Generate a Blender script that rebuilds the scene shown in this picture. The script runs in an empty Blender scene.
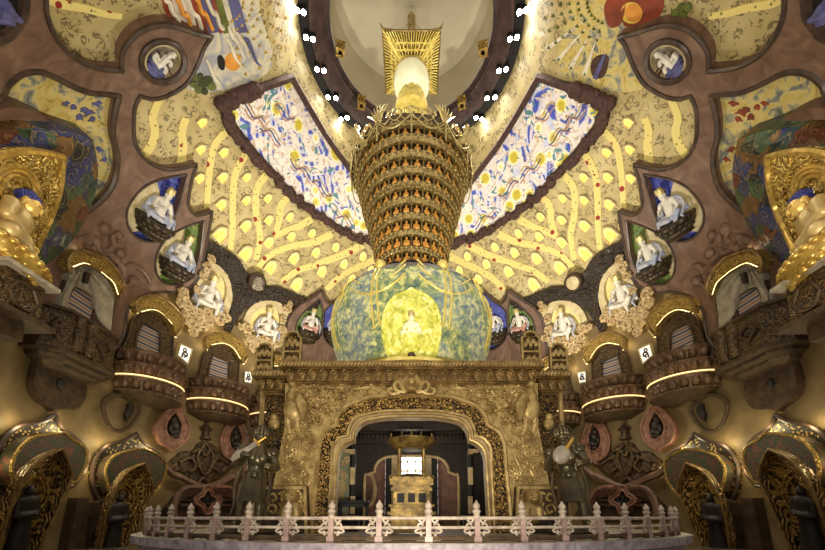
import bpy, bmesh, math, random
from math import sin, cos, pi, radians, hypot, atan2, sqrt
from mathutils import Vector as V, Matrix as M, noise
from mathutils.geometry import delaunay_2d_cdt
random.seed(7)
SC = bpy.context.scene
COL = SC.collection
# ------------------------------------------------------------------ camera
F = 380.0; PIT = radians(9.0); CX = 411.5; YC = 519 - F*math.tan(PIT)
D = 20.0                                   # the camera stands 20 m from the axis of the round hall
cd = bpy.data.cameras.new('camera'); cam = bpy.data.objects.new('camera', cd); COL.objects.link(cam)
cd.sensor_width = 36; cd.lens = F/825*36
cd.shift_x = (412.5-CX)/825; cd.shift_y = (YC-275)/825
cam.location = (0, 0, 0); cam.rotation_euler = (pi/2+PIT, 0, 0); cd.clip_start = .05; cd.clip_end = 300
SC.camera = cam
SC.view_settings.view_transform = 'Standard'; SC.view_settings.look = 'None'
SC.view_settings.exposure = 0; SC.view_settings.gamma = 1
def ray(px, py):
    a = (px-CX)/F; b = -(py-YC)/F
    return V((a, cos(PIT)-b*sin(PIT), sin(PIT)+b*cos(PIT)))
def P(px, py, Y):                          # the point of the vertical plane at depth Y
    d = ray(px, py); return d*(Y/d.y)
PROF = [(-3,20),(13,20),(16,19.6),(18,18.8),(20,17.4),(22,15.5),(23.5,13.6),(24.7,11.6),(26,10),(27.5,8.4),(29,7.5),(30.3,7.0),(32,6.9)]
def r_of(z):
    for i in range(len(PROF)-1):
        a, b = PROF[i], PROF[i+1]
        if z <= b[0]: return a[1]+(b[1]-a[1])*(z-a[0])/(b[0]-a[0])
    return PROF[-1][1]
def slope(z): return (r_of(z+.4)-r_of(z-.4))/.8
_c = {}
def S(px, py, off=0.0, s=-1):              # the point of the hall's wall and dome, off metres towards the inside
    k = (round(px, 3), round(py, 3), s)
    if k not in _c:
        d = ray(px if s < 0 else 830.5-px, py)
        def g(t):
            return hypot(d.x*t, d.y*t-D)-r_of(d.z*t)
        t = 1.0; ins = False; lo = hi = None
        while t < 90:
            v = g(t)
            if v < 0: ins = True
            elif ins: lo, hi = t-.4, t; break
            t += .4
        if lo is None:
            lo = hi = (D*.9)/d.y
        for _ in range(22):
            m = (lo+hi)/2
            if g(m) < 0: lo = m
            else: hi = m
        p = d*hi
        rr = V((p.x, p.y-D, 0)).normalized()
        n = (-rr + V((0, 0, slope(p.z)))).normalized()
        dn = d.normalized(); _c[k] = (p, n, dn/max(.3, -dn.dot(n)))
    p, n, w = _c[k]
    return p-w*off                         # the same sight line, off metres in front of the surface
def N(px, py, s=-1):
    S(px, py, 0, s); return _c[(round(px, 3), round(py, 3), s)][1].copy()
def frame(o, up, n):
    z = up.normalized(); n = (n-z*n.dot(z)).normalized(); y = -n; x = y.cross(z)
    m = M((x, y, z)).transposed().to_4x4(); m.translation = o
    return m
def FR(px, py, px2, py2, s=-1, off=0, off2=None):
    o = S(px, py, off, s); t = S(px2, py2, off if off2 is None else off2, s)
    return frame(o, t-o, N(px, py, s)), (t-o).length
def FW(px, py, s=-1, off=0):               # upright frame on the wall: z up, -y towards the hall's axis
    o = S(px, py, off, s)
    return frame(o, V((0, 0, 1)), V((-o.x, D-o.y, 0)))
def spl(pts, closed=True, n=5):            # smooth outline; a third value marks a corner
    L = len(pts); out = []
    if closed:
        cs = [i for i in range(L) if len(pts[i]) > 2]
        if cs: pts = pts[cs[0]:]+pts[:cs[0]]+[pts[cs[0]]]
        else:
            for i in range(L):
                out += _cr(pts[i-1], pts[i], pts[(i+1) % L], pts[(i+2) % L], n)
            return out
    L = len(pts); cor = [len(p) > 2 for p in pts]
    for i in range(L-1):
        p1, p2 = pts[i], pts[i+1]
        p0 = pts[i-1] if i > 0 and not cor[i] else (2*p1[0]-p2[0], 2*p1[1]-p2[1])
        p3 = pts[i+2] if i+2 < L and not cor[i+1] else (2*p2[0]-p1[0], 2*p2[1]-p1[1])
        out += _cr(p0, p1, p2, p3, n)
    if not closed: out.append((pts[-1][0], pts[-1][1]))
    return out
def _cr(a, b, c, d, n):
    o = []
    for k in range(n):
        t = k/n
        o.append(tuple(.5*(2*b[j]+(c[j]-a[j])*t+(2*a[j]-5*b[j]+4*c[j]-d[j])*t*t+(3*b[j]-a[j]-3*c[j]+d[j])*t**3) for j in (0, 1)))
    return o
def inside(x, y, poly):
    c = False; j = len(poly)-1
    for i in range(len(poly)):
        a, b = poly[i], poly[j]
        if (a[1] > y) != (b[1] > y) and x < (b[0]-a[0])*(y-a[1])/(b[1]-a[1])+a[0]: c = not c
        j = i
    return c
def dist_edge(x, y, poly):
    m = 1e9; j = len(poly)-1
    for i in range(len(poly)):
        ax, ay = poly[j]; bx, by = poly[i]; j = i
        dx, dy = bx-ax, by-ay; l = dx*dx+dy*dy or 1e-9
        t = max(0, min(1, ((x-ax)*dx+(y-ay)*dy)/l))
        m = min(m, (ax+dx*t-x)**2+(ay+dy*t-y)**2)
    return sqrt(m)
def circ(cx, cy, rx, ry=None, n=28, rot=0):
    ry = ry or rx; c, q = cos(rot), sin(rot); o = []
    for i in range(n):
        a = 2*pi*i/n; x, y = rx*cos(a), ry*sin(a); o.append((cx+x*c-y*q, cy+x*q+y*c))
    return o
# ------------------------------------------------------------------ mesh building
class MB:
    def __init__(s): s.v = []; s.f = []; s.m = M.Identity(4)
    def add(s, vs, fs):
        k = len(s.v); s.v += [s.m @ V(v) for v in vs]; s.f += [tuple(i+k for i in f) for f in fs]; return s
    def box(s, c, d, rot=None):
        x, y, z = d[0]/2, d[1]/2, d[2]/2
        vs = [V((i*x, j*y, k*z)) for i in (-1, 1) for j in (-1, 1) for k in (-1, 1)]
        if rot is not None: vs = [rot @ v for v in vs]
        return s.add([v+V(c) for v in vs], [(0,1,3,2),(4,6,7,5),(0,4,5,1),(2,3,7,6),(0,2,6,4),(1,5,7,3)])
    def lathe(s, pr, seg=32, a0=0, a1=2*pi, c=(0, 0, 0), fn=None):
        full = abs(a1-a0-2*pi) < 1e-6; n = seg if full else seg+1; vs = []
        for i in range(n):
            a = a0+(a1-a0)*i/seg
            for r, z in pr:
                if fn: r = fn(r, z, a)
                vs.append((c[0]+r*sin(a), c[1]-r*cos(a), c[2]+z))
        L = len(pr); fs = []
        for i in range(seg):
            j = (i+1) % n
            for k in range(L-1): fs.append((i*L+k, j*L+k, j*L+k+1, i*L+k+1))
        return s.add(vs, fs)
    def tube(s, pts, r, seg=8, cap=True):
        pts = [V(p) for p in pts]; L = len(pts)
        rs = r if isinstance(r, (list, tuple)) else [r]*L
        vs = []; u = None
        for i in range(L):
            t = (pts[min(i+1, L-1)]-pts[max(i-1, 0)]).normalized()
            if u is None:
                u = t.orthogonal().normalized()
            u = (u-t*u.dot(t)).normalized(); w = t.cross(u)
            for k in range(seg):
                a = 2*pi*k/seg; vs.append(pts[i]+(u*cos(a)+w*sin(a))*rs[i])
        fs = [(i*seg+k, i*seg+(k+1) % seg, (i+1)*seg+(k+1) % seg, (i+1)*seg+k) for i in range(L-1) for k in range(seg)]
        if cap: fs += [tuple(range(seg-1, -1, -1)), tuple((L-1)*seg+k for k in range(seg))]
        return s.add(vs, fs)
    def ell(s, c, r, seg=12, rings=8, rot=None):
        vs = [(0, 0, -1)]; r = (r,)*3 if isinstance(r, (int, float)) else r
        for i in range(1, rings):
            a = -pi/2+pi*i/rings
            for k in range(seg):
                b = 2*pi*k/seg; vs.append((cos(a)*cos(b), cos(a)*sin(b), sin(a)))
        vs.append((0, 0, 1)); vs = [V((v[0]*r[0], v[1]*r[1], v[2]*r[2])) for v in vs]
        if rot is not None: vs = [rot @ v for v in vs]
        fs = [(0, 1+(k+1) % seg, 1+k) for k in range(seg)]
        for i in range(rings-2):
            for k in range(seg):
                a = 1+i*seg; fs.append((a+k, a+(k+1) % seg, a+seg+(k+1) % seg, a+seg+k))
        a = 1+(rings-2)*seg; fs += [(a+k, a+(k+1) % seg, len(vs)-1) for k in range(seg)]
        return s.add([v+V(c) for v in vs], fs)
    def ext(s, poly, d0, d1, holes=(), to=None, sides=True, back=True):
        """outline in (x, z) thickened from y=d0 to y=d1; to(x, z, y) may place the points"""
        to = to or (lambda x, z, y: V((x, y, z)))
        tv, tf = tri(poly, holes)
        s.add([to(x, z, d0) for x, z in tv], tf)
        if back: s.add([to(x, z, d1) for x, z in tv], [f[::-1] for f in tf])
        if sides:
            for ring in [poly]+list(holes):
                n = len(ring)
                s.add([to(x, z, d0) for x, z in ring]+[to(x, z, d1) for x, z in ring], [(i, (i+1) % n, n+(i+1) % n, n+i) for i in range(n)])
        return s
def tri(poly, holes=(), res=0):
    pts = []; ed = []
    for ring in [poly]+list(holes):
        k = len(pts); n = len(ring)
        pts += [V((a[0], a[1])) for a in ring]; ed += [(k+i, k+(i+1) % n) for i in range(n)]
    if res:
        x0 = min(p[0] for p in poly); x1 = max(p[0] for p in poly); y0 = min(p[1] for p in poly); y1 = max(p[1] for p in poly)
        y = y0+res/2; row = 0
        while y < y1:
            x = x0+(res/2 if row % 2 else 0)
            while x < x1:
                if inside(x, y, poly) and not any(inside(x, y, h) for h in holes) and all(dist_edge(x, y, r) > res*.45 for r in [poly]+list(holes)):
                    pts.append(V((x, y)))
                x += res
            y += res*.87; row += 1
    r = delaunay_2d_cdt(pts, ed, [], 1, 1e-5)
    vs = [(p.x, p.y) for p in r[0]]; fs = []
    for f in r[2]:
        cx = sum(vs[i][0] for i in f)/len(f); cy = sum(vs[i][1] for i in f)/len(f)
        if inside(cx, cy, poly) and not any(inside(cx, cy, h) for h in holes): fs.append(tuple(f))
    return vs, fs
def panel(mb, poly, holes=(), o1=.2, o0=-.1, res=6, s=-1, h=None):
    """an outline laid on the wall / dome and raised o1 metres from it (o1 may be a function), rims going down to o0"""
    f1 = o1 if callable(o1) else (lambda x, y: o1)
    f0 = o0 if callable(o0) else (lambda x, y: o0)
    vs, fs = tri(poly, holes, res)
    mb.add([S(x, y, f1(x, y)+(h(x, y) if h else 0), s) for x, y in vs], fs)
    for ring in [poly]+list(holes):
        n = len(ring)
        top = [S(x, y, f1(x, y)+(h(x, y) if h else 0), s) for x, y in ring]
        mb.add(top+[p+N(x, y, s)*(f0(x, y)-f1(x, y)) for p, (x, y) in zip(top, ring)], [(i, (i+1) % n, n+(i+1) % n, n+i) for i in range(n)])
    return mb
def wire(mb, pts, off, r, s=-1, closed=False, seg=6):
    q = [S(x, y, off(x, y) if callable(off) else off, s) for x, y in pts]
    if closed: q = q+[q[0], q[1]]
    return mb.tube(q, r, seg, cap=not closed)
# ------------------------------------------------------------------ objects
def meshof(name, mb, mat, smooth=True, inv=None):
    me = bpy.data.meshes.new(name)
    vs = [inv @ v for v in mb.v] if inv else mb.v
    me.from_pydata([tuple(v) for v in vs], [], mb.f)
    bm = bmesh.new(); bm.from_mesh(me)
    bmesh.ops.remove_doubles(bm, verts=bm.verts, dist=1e-4)
    bmesh.ops.recalc_face_normals(bm, faces=bm.faces)
    if smooth:
        for f in bm.faces: f.smooth = True
        for e in bm.edges:
            if len(e.link_faces) == 2 and e.calc_face_angle(0) > radians(38): e.smooth = False
    bm.to_mesh(me); bm.free()
    if mat: me.materials.append(mat)
    return me
def tag(o, label=None, cat=None, group=None, kind=None):
    if label: o['label'] = label
    if cat: o['category'] = cat
    if group: o['group'] = group
    if kind: o['kind'] = kind
    return o
def thing(name, label, cat, m=None, group=None):
    o = bpy.data.objects.new(name, None); COL.objects.link(o); o.empty_display_size = .2
    if m is not None: o.matrix_world = m if isinstance(m, M) else M.Translation(m)
    return tag(o, label, cat, group)
def link(name, me, parent=None, m=None):
    o = bpy.data.objects.new(name, me); COL.objects.link(o)
    if parent: o.parent = parent
    if m is not None: o.matrix_basis = m
    return o
def absm(o):
    m = o.matrix_basis.copy(); p = o.parent
    while p: m = p.matrix_basis @ m; p = p.parent
    return m
def obj(name, mb, mat, parent=None, smooth=True, world=True, label=None):
    """world: the MB holds world points; under a parent they are taken into its frame, else the origin goes to the middle"""
    if parent is not None:
        o = link(name, meshof(name, mb, mat, smooth, absm(parent).inverted() if world else None), parent)
    else:
        c = sum(mb.v, V())/max(1, len(mb.v))
        o = link(name, meshof(name, mb, mat, smooth, M.Translation(-c)), None, M.Translation(c))
    if label: o['label'] = label
    return o
def struct(name, mb, mat, parent=None, smooth=True):
    o = obj(name, mb, mat, parent, smooth)
    if parent is None: o['kind'] = 'structure'
    return o
def blob(name, prims, vox, mat, sm=3):
    """closed ellipsoids and tapered limbs fused into one continuous skin"""
    mb = MB()
    for q in prims:
        if q[0] == 'e': mb.ell(q[1], q[2], 16, 12, q[3] if len(q) > 3 else None)
        else:
            p0, r0, p1, r1 = q[1:]; p0, p1 = V(p0), V(p1)
            mb.tube([p0, p0.lerp(p1, .33), p0.lerp(p1, .67), p1], [r0, r0+(r1-r0)*.33, r0+(r1-r0)*.67, r1], 14)
            mb.ell(p0, r0, 12, 8); mb.ell(p1, r1, 12, 8)
    me = bpy.data.meshes.new(name); me.from_pydata([tuple(v) for v in mb.v], [], mb.f)
    bm = bmesh.new(); bm.from_mesh(me); bmesh.ops.recalc_face_normals(bm, faces=bm.faces); bm.to_mesh(me); bm.free()
    o = bpy.data.objects.new(name, me); COL.objects.link(o)
    a = o.modifiers.new('r', 'REMESH'); a.mode = 'VOXEL'; a.voxel_size = vox
    if sm: b = o.modifiers.new('s', 'SMOOTH'); b.factor = .5; b.iterations = sm
    dg = bpy.context.evaluated_depsgraph_get(); dg.update()
    nm = bpy.data.meshes.new_from_object(o.evaluated_get(dg))
    bpy.data.objects.remove(o); bpy.data.meshes.remove(me)
    nm.name = name; nm.materials.clear(); nm.materials.append(mat)
    for p in nm.polygons: p.use_smooth = True
    return nm
def side(s): return 'left' if s < 0 else 'right'
SIDES = (-1, 1)
# ------------------------------------------------------------------ materials
def rgb(r, g, b):                           # sRGB 0-255 to linear
    f = lambda c: (c/255/12.92 if c/255 <= .04045 else ((c/255+.055)/1.055)**2.4)
    return (f(r), f(g), f(b), 1)
class NT:
    def __init__(s, name):
        s.mat = bpy.data.materials.new(name); s.mat.use_nodes = True; s.t = s.mat.node_tree
        s.b = s.t.nodes['Principled BSDF']; s.tc = s.t.nodes.new('ShaderNodeTexCoord')
    def n(s, t, **k):
        o = s.t.nodes.new('ShaderNode'+t)
        for a, b in k.items(): setattr(o, a, b)
        return o
    def l(s, a, b): s.t.links.new(a, b)
    def co(s, scale=(1, 1, 1), rot=(0, 0, 0)):
        m = s.n('Mapping'); m.inputs['Scale'].default_value = scale; m.inputs['Rotation'].default_value = rot
        s.l(s.tc.outputs['Object'], m.inputs[0]); return m.outputs[0]
    def noise(s, sc, det=4, vec=None, dist=0, rough=.55):
        o = s.n('TexNoise'); o.inputs['Scale'].default_value = sc; o.inputs['Detail'].default_value = det
        o.inputs['Distortion'].default_value = dist; o.inputs['Roughness'].default_value = rough
        s.l(vec or s.tc.outputs['Object'], o.inputs['Vector']); return o
    def vor(s, sc, feat='F1', vec=None, rnd=1):
        o = s.n('TexVoronoi'); o.feature = feat; o.inputs['Scale'].default_value = sc
        o.inputs['Randomness'].default_value = rnd
        s.l(vec or s.tc.outputs['Object'], o.inputs['Vector']); return o
    def ramp(s, fac, stops, interp='LINEAR'):
        o = s.n('ValToRGB'); cr = o.color_ramp; cr.interpolation = interp
        while len(cr.elements) > 1: cr.elements.remove(cr.elements[-1])
        for i, (p, c) in enumerate(stops):
            e = cr.elements[0] if i == 0 else cr.elements.new(p)
            e.position = p; e.color = c if len(c) == 4 else (*c, 1)
        s.l(fac, o.inputs[0]); return o.outputs[0]
    def mix(s, fac, a, b, mode='MIX'):
        o = s.n('Mix'); o.data_type = 'RGBA'; o.blend_type = mode
        for i, v in ((0, fac), (6, a), (7, b)):
            if isinstance(v, (tuple, float, int)): o.inputs[i].default_value = v
            else: s.l(v, o.inputs[i])
        return o.outputs[2]
    def math(s, op, a, b=0.0):
        o = s.n('Math'); o.operation = op
        for i, v in ((0, a), (1, b)):
            if isinstance(v, (int, float)): o.inputs[i].default_value = v
            else: s.l(v, o.inputs[i])
        return o.outputs[0]
    def bump(s, h, st=.5, dist=.05):
        o = s.n('Bump'); o.inputs['Strength'].default_value = st; o.inputs['Distance'].default_value = dist
        s.l(h, o.inputs['Height']); s.l(o.outputs[0], s.b.inputs['Normal'])
    def col(s, c):
        if isinstance(c, tuple): s.b.inputs['Base Color'].default_value = c
        else: s.l(c, s.b.inputs['Base Color'])
    def pbr(s, rough=.5, metal=0, emit=None, es=0, spec=.5):
        s.b.inputs['Roughness'].default_value = rough; s.b.inputs['Metallic'].default_value = metal
        s.b.inputs['Specular IOR Level'].default_value = spec
        if emit is not None:
            if isinstance(emit, tuple): s.b.inputs['Emission Color'].default_value = emit
            else: s.l(emit, s.b.inputs['Emission Color'])
            s.b.inputs['Emission Strength'].default_value = es
        return s.mat
def plain(name, c1, c2=None, sc=4, rough=.5, metal=0, bsc=0, bst=.3, bd=.03, stretch=(1, 1, 1), emit=None, es=0):
    t = NT(name); vec = t.co(stretch)
    if c2 is None: c2 = tuple(x*.7 for x in c1[:3])+(1,)
    n = t.noise(sc, 5, vec)
    t.col(t.ramp(n.outputs[0], [(.35, c2), (.65, c1)]))
    if bsc: t.bump(t.noise(bsc, 4, vec).outputs[0], bst, bd)
    return t.pbr(rough, metal, emit, es)
def carved(name, hi, lo, sc=6, rough=.4, metal=.5, st=.8, bd=.06, thr=(.25, .5), dist=1.2):
    """scrolling relief: ridges in hi over a ground in lo that paints in crevice shade"""
    t = NT(name); n = t.noise(sc*.8, 2, None, dist)
    wob = t.mix(.25, t.tc.outputs['Object'], n.outputs[1], 'ADD')
    v = t.vor(sc, 'DISTANCE_TO_EDGE', wob); f = t.vor(sc*2.3, 'F1', wob)
    a = t.ramp(v.outputs[0], [(0.02, (0, 0, 0)), (.12, (1, 1, 1)), (.3, (.25, .25, .25)), (.42, (.9, .9, .9))])
    h = t.mix(.5, a, t.ramp(f.outputs[0], [(.1, (1, 1, 1)), (.6, (0, 0, 0))]), 'MIX')
    t.col(t.ramp(h, [(thr[0], lo), (thr[1], hi)])); t.bump(h, st, bd)  # low ground is darkened in colour as crevice shade
    return t.pbr(rough, metal)
def glow(name, c, s):
    t = NT(name); t.col((*c[:3], 1)); return t.pbr(.5, 0, (*c[:3], 1), s)
m_brown = (lambda t: (t.col(t.ramp(t.noise(1.1, 6, t.co((1, 1, .35), (.2, .5, 0)), 1.5).outputs[0], [(.25, rgb(84, 60, 48)), (.5, rgb(112, 84, 68)), (.75, rgb(138, 108, 90))])), t.bump(t.noise(6, 5).outputs[0], .15, .05), t.pbr(.5))[-1])(NT('brown_stone'))
m_rim = plain('dark_rim_stone', rgb(84, 64, 50), rgb(50, 38, 32), 2, .4)
m_wall = (lambda t: (t.col(t.ramp(t.noise(.45, 5, None, .6).outputs[0], [(.3, rgb(100, 84, 54)), (.5, rgb(120, 100, 66)), (.7, rgb(140, 118, 78))])), t.bump(t.noise(14, 4).outputs[0], .12, .03), t.pbr(.6, .1))[-1])(NT('olive_gold_wall'))
def script_mat(name, base, base2, mark):
    t = NT(name); g = t.ramp(t.noise(.5, 3).outputs[0], [(.3, base2), (.7, base)])
    n = t.noise(2.6, 1, None, 1.2); k = t.math('ABSOLUTE', t.math('SUBTRACT', n.outputs[0], .52))
    line = t.math('LESS_THAN', k, .05)
    cell = t.math('LESS_THAN', t.vor(2.2).outputs[0], .55)
    f = t.math('MULTIPLY', t.math('MULTIPLY', line, cell), .72)
    t.col(t.mix(f, g, mark)); return t.pbr(.5, .15)
m_dome = script_mat('gold_script_dome', rgb(206, 188, 138), rgb(178, 158, 104), rgb(80, 66, 38))
def ribbon_mat():
    t = NT('cream_ribbon'); v = t.vor(1.1); n = t.vor(3.4, 'F1', t.co((1, 1, 1), (.5, .2, .9)))
    a = t.math('LESS_THAN', n.outputs[0], .2); b = t.math('LESS_THAN', v.outputs[0], .2)
    c = t.mix(t.math('MULTIPLY', a, .8), rgb(232, 212, 130), rgb(84, 92, 44))
    t.col(t.mix(b, c, rgb(150, 34, 24))); return t.pbr(.55)
m_ribbon = ribbon_mat()
def mural_mat():
    t = NT('blue_white_mural'); v1 = t.co((1, 1, 1), (.3, .2, .1))
    n = t.noise(.55, 4, v1, 1.6); st = t.n('TexWave'); st.inputs['Scale'].default_value = .3; st.inputs['Distortion'].default_value = 14; st.inputs['Detail'].default_value = 2
    t.l(v1, st.inputs[0])
    blue = t.ramp(st.outputs[1], [(.10, rgb(206, 210, 238)), (.17, rgb(84, 104, 206)), (.65, rgb(54, 70, 184)), (.93, rgb(226, 220, 232))])
    w = t.ramp(n.outputs[0], [(.44, (0, 0, 0)), (.47, (1, 1, 1))])
    c = t.mix(w, blue, rgb(238, 228, 222))
    b2 = t.ramp(t.noise(1.3, 2, None, 2.5).outputs[0], [(.56, (0, 0, 0)), (.62, (1, 1, 1))])
    c = t.mix(t.math('MULTIPLY', b2, w), c, rgb(206, 178, 150))
    f = t.vor(.72); d = t.ramp(f.outputs[0], [(.12, rgb(206, 186, 60)), (.22, rgb(240, 226, 128)), (.29, rgb(248, 242, 228)), (.36, rgb(206, 190, 170))], 'CONSTANT')
    msk = t.math('LESS_THAN', f.outputs[0], .38)
    c = t.mix(msk, c, d)
    g = t.noise(.9, 1, t.co((1, 1, 1), (1, .6, 0)), 3); k = t.math('LESS_THAN', t.math('ABSOLUTE', t.math('SUBTRACT', g.outputs[0], .43)), .016)
    c = t.mix(t.math('MULTIPLY', k, .5), c, rgb(120, 84, 84))
    g2 = t.noise(.8, 1, t.co((1, 1, 1), (.2, 1.6, .4)), 2); k2 = t.math('GREATER_THAN', g2.outputs[0], .66)
    c = t.mix(k2, c, rgb(92, 140, 150))
    t.col(c); return t.pbr(.6)
m_mural = mural_mat()
def cloud_mural(name, cols, sc=.8, dist=1.2):
    t = NT(name); n = t.noise(sc, 4, None, dist)
    t.col(t.ramp(n.outputs[0], [(.28+.44*i/(len(cols)-1), c) for i, c in enumerate(cols)])); return t.pbr(.6)
m_sky = cloud_mural('painted_sky', [rgb(122, 126, 158), rgb(172, 170, 172), rgb(214, 204, 174), rgb(164, 160, 164)], .55, 2.5)
m_land = cloud_mural('painted_landscape', [rgb(120, 108, 58), rgb(196, 170, 92), rgb(206, 188, 122), rgb(122, 124, 122), rgb(96, 92, 44)], .8, 2.2)
def aureole_mat():
    t = NT('coloured_cloud_aureole'); wob = t.mix(.8, t.tc.outputs['Object'], t.noise(1.1, 2, None, .8).outputs[1], 'ADD')
    v = t.vor(1.15, 'F1', wob); sep = t.n('SeparateColor'); t.l(v.outputs['Color'], sep.inputs[0])
    c = t.ramp(sep.outputs[0], [(0, rgb(60, 66, 112)), (.26, rgb(66, 92, 66)), (.48, rgb(122, 88, 50)), (.66, rgb(52, 52, 50)), (.78, rgb(112, 62, 46)), (.88, rgb(58, 80, 84))], 'CONSTANT')
    f = t.math('FRACT', t.math('MULTIPLY', v.outputs[0], 4.5))
    c = t.mix(t.math('MULTIPLY', t.math('LESS_THAN', f, .2), .45), c, rgb(168, 142, 92)); c = t.mix(t.math('MULTIPLY', t.math('GREATER_THAN', f, .82), .8), c, rgb(34, 32, 28))
    t.col(c); t.bump(f, .6, .08); return t.pbr(.5, .1)
m_aureole = aureole_mat()
def flame_mat(name, hi, lo, metal=.75, sc=1.6):
    t = NT(name); w = t.n('TexWave'); w.inputs['Scale'].default_value = sc; w.inputs['Distortion'].default_value = 11; w.inputs['Detail'].default_value = 2.5; w.inputs['Detail Scale'].default_value = 1.4
    t.l(t.tc.outputs['Object'], w.inputs[0])
    t.col(t.ramp(w.outputs[1], [(.15, lo), (.55, hi)])); t.bump(w.outputs[1], .9, .12); return t.pbr(.34, metal)
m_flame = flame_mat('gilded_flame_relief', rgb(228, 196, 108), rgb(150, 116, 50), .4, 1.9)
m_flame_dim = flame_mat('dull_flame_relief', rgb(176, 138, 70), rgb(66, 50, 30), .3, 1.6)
m_gold = plain('gold_leaf', rgb(222, 188, 102), rgb(172, 136, 62), 5, .32, .6)
m_goldstat = plain('gold_statue', rgb(226, 186, 92), rgb(196, 150, 66), 3, .32, .7)
m_skin = plain('gilded_skin', rgb(236, 202, 120), rgb(226, 188, 104), 2, .35, .45)
m_robe = (lambda t: (t.col(t.ramp(t.noise(1.2, 3).outputs[0], [(.3, rgb(176, 146, 88)), (.7, rgb(214, 188, 132))])), t.bump((lambda w: (setattr(w.inputs['Distortion'], 'default_value', 3), setattr(w.inputs['Scale'], 'default_value', 2.2), t.l(t.tc.outputs['Object'], w.inputs[0]), w.outputs[1])[-1])(t.n('TexWave')), .5, .05), t.pbr(.4, .3))[-1])(NT('gilded_robe'))
m_bluehair = plain('blue_hair', rgb(58, 62, 140), rgb(40, 42, 104), 8, .5, 0, 14, .8, .05)
m_white = plain('white_marble', rgb(236, 230, 218), rgb(206, 198, 186), 3, .4)
m_bluerobe = plain('pale_blue_drape', rgb(150, 164, 196), rgb(206, 200, 200), 5, .5)
m_pinkrobe = plain('rose_drape', rgb(176, 120, 106), rgb(214, 180, 168), 5, .5)
m_darklotus = plain('dark_bronze_lotus', rgb(98, 84, 62), rgb(52, 44, 36), 4, .35, .45)
m_bluebg = cloud_mural('blue_painted_back', [rgb(32, 38, 104), rgb(58, 68, 160), rgb(120, 128, 190)], 3, 2)
m_greenbg = cloud_mural('green_painted_back', [rgb(58, 78, 30), rgb(98, 122, 52), rgb(150, 160, 92)], 3, 2)
m_cream = plain('cream_plaster', rgb(206, 190, 150), rgb(182, 162, 116), 2, .5)
m_creambg = cloud_mural('cream_painted_back', [rgb(196, 174, 96), rgb(230, 212, 140), rgb(222, 206, 150), rgb(120, 130, 160)], 1.5, 1)
m_sand = plain('carved_sandstone', rgb(214, 190, 146), rgb(164, 134, 92), 3, .6, 0, 9, .5, .05)
def scale_mat():
    t = NT('dark_scale_relief'); v = t.vor(4.6, 'F1', t.co((1, 1, 1.5)))
    t.col(t.ramp(v.outputs[0], [(.1, rgb(96, 80, 64)), (.5, rgb(46, 38, 32))])); t.bump(t.ramp(v.outputs[0], [(0, (1, 1, 1)), (.7, (0, 0, 0))]), 1, .12); return t.pbr(.5, .1)
m_scale = scale_mat()
m_maroon = plain('maroon_carving', rgb(88, 58, 50), rgb(52, 34, 32), 5, .75, 0, 8, .6, .05)
m_dkbronze = carved('dark_bronze_carving', rgb(112, 88, 56), rgb(52, 42, 32), 3.2, .4, .45, .7, .05)
m_bronze = plain('dark_bronze', rgb(90, 70, 48), rgb(58, 46, 36), 3, .58, .35, 10, .2, .02)
m_petal = plain('bronze_petals', rgb(124, 94, 68), rgb(84, 62, 46), 3, .4, .2)
m_edge = plain('pale_stone_edge', rgb(176, 164, 146), rgb(140, 128, 112), 3, .4)
m_goldcarve = carved('gilt_carving', rgb(214, 178, 94), rgb(100, 74, 30), 5, .36, .5, .9, .05)
m_gatecarve = carved('bronze_gilt_scrollwork', rgb(198, 158, 88), rgb(34, 24, 14), 4.6, .38, .5, .9, .06, (.3, .5))
m_gate = plain('bronze_gilt', rgb(200, 172, 112), rgb(142, 114, 66), 2.5, .42, .35, 5, .35, .06)
m_gatedark = carved('dark_gilt_lattice', rgb(156, 122, 66), rgb(28, 21, 14), 5, .4, .45, .9, .06, (.34, .55))
m_lining = plain('arch_lining_stone', rgb(214, 188, 140), rgb(176, 146, 98), 3, .6, .0, 8, .3, .03)
m_cornice = plain('bronze_cornice', rgb(160, 128, 76), rgb(104, 80, 46), 3, .42, .4)
m_dark = plain('dark_timber', rgb(52, 38, 28), rgb(32, 23, 18), 4, .7)
m_black = plain('black_metal', rgb(28, 24, 22), rgb(16, 14, 13), 3, .65)
m_pale = plain('pale_ceiling_paint', rgb(206, 196, 170), rgb(190, 180, 156), .3, .7)
m_ring = plain('carved_mahogany', rgb(84, 62, 58), rgb(54, 40, 40), 1.5, .45, 0, 4, .8, .1)
m_drape = (lambda t: (t.col(t.ramp(t.noise(1.6, 3).outputs[0], [(.3, rgb(140, 130, 112)), (.7, rgb(186, 176, 154))])), t.bump(t.noise(2.2, 2, t.co((1.6, 1.6, .5)), 1).outputs[0], .7, .2), t.pbr(.8))[-1])(NT('grey_gauze'))
def blind_mat():
    t = NT('striped_blind'); w = t.n('TexWave'); w.bands_direction = 'Z'; w.inputs['Scale'].default_value = .7; w.inputs['Distortion'].default_value = .6
    t.l(t.tc.outputs['Object'], w.inputs[0])
    t.col(t.ramp(w.outputs[1], [(.15, rgb(76, 80, 108)), (.35, rgb(184, 168, 150)), (.65, rgb(194, 178, 156)), (.9, rgb(150, 116, 100))])); return t.pbr(.6)
m_blind = blind_mat()
m_pink = plain('rose_stone', rgb(148, 104, 84), rgb(110, 74, 60), 2.5, .5, 0, 7, .8, .06)
m_perf = (lambda t: (t.col(t.mix(t.math('LESS_THAN', t.vor(5.5).outputs[0], .33), rgb(44, 36, 28), rgb(196, 166, 92))), t.pbr(.45, .3))[-1])(NT('dotted_gilt_border'))
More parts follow.
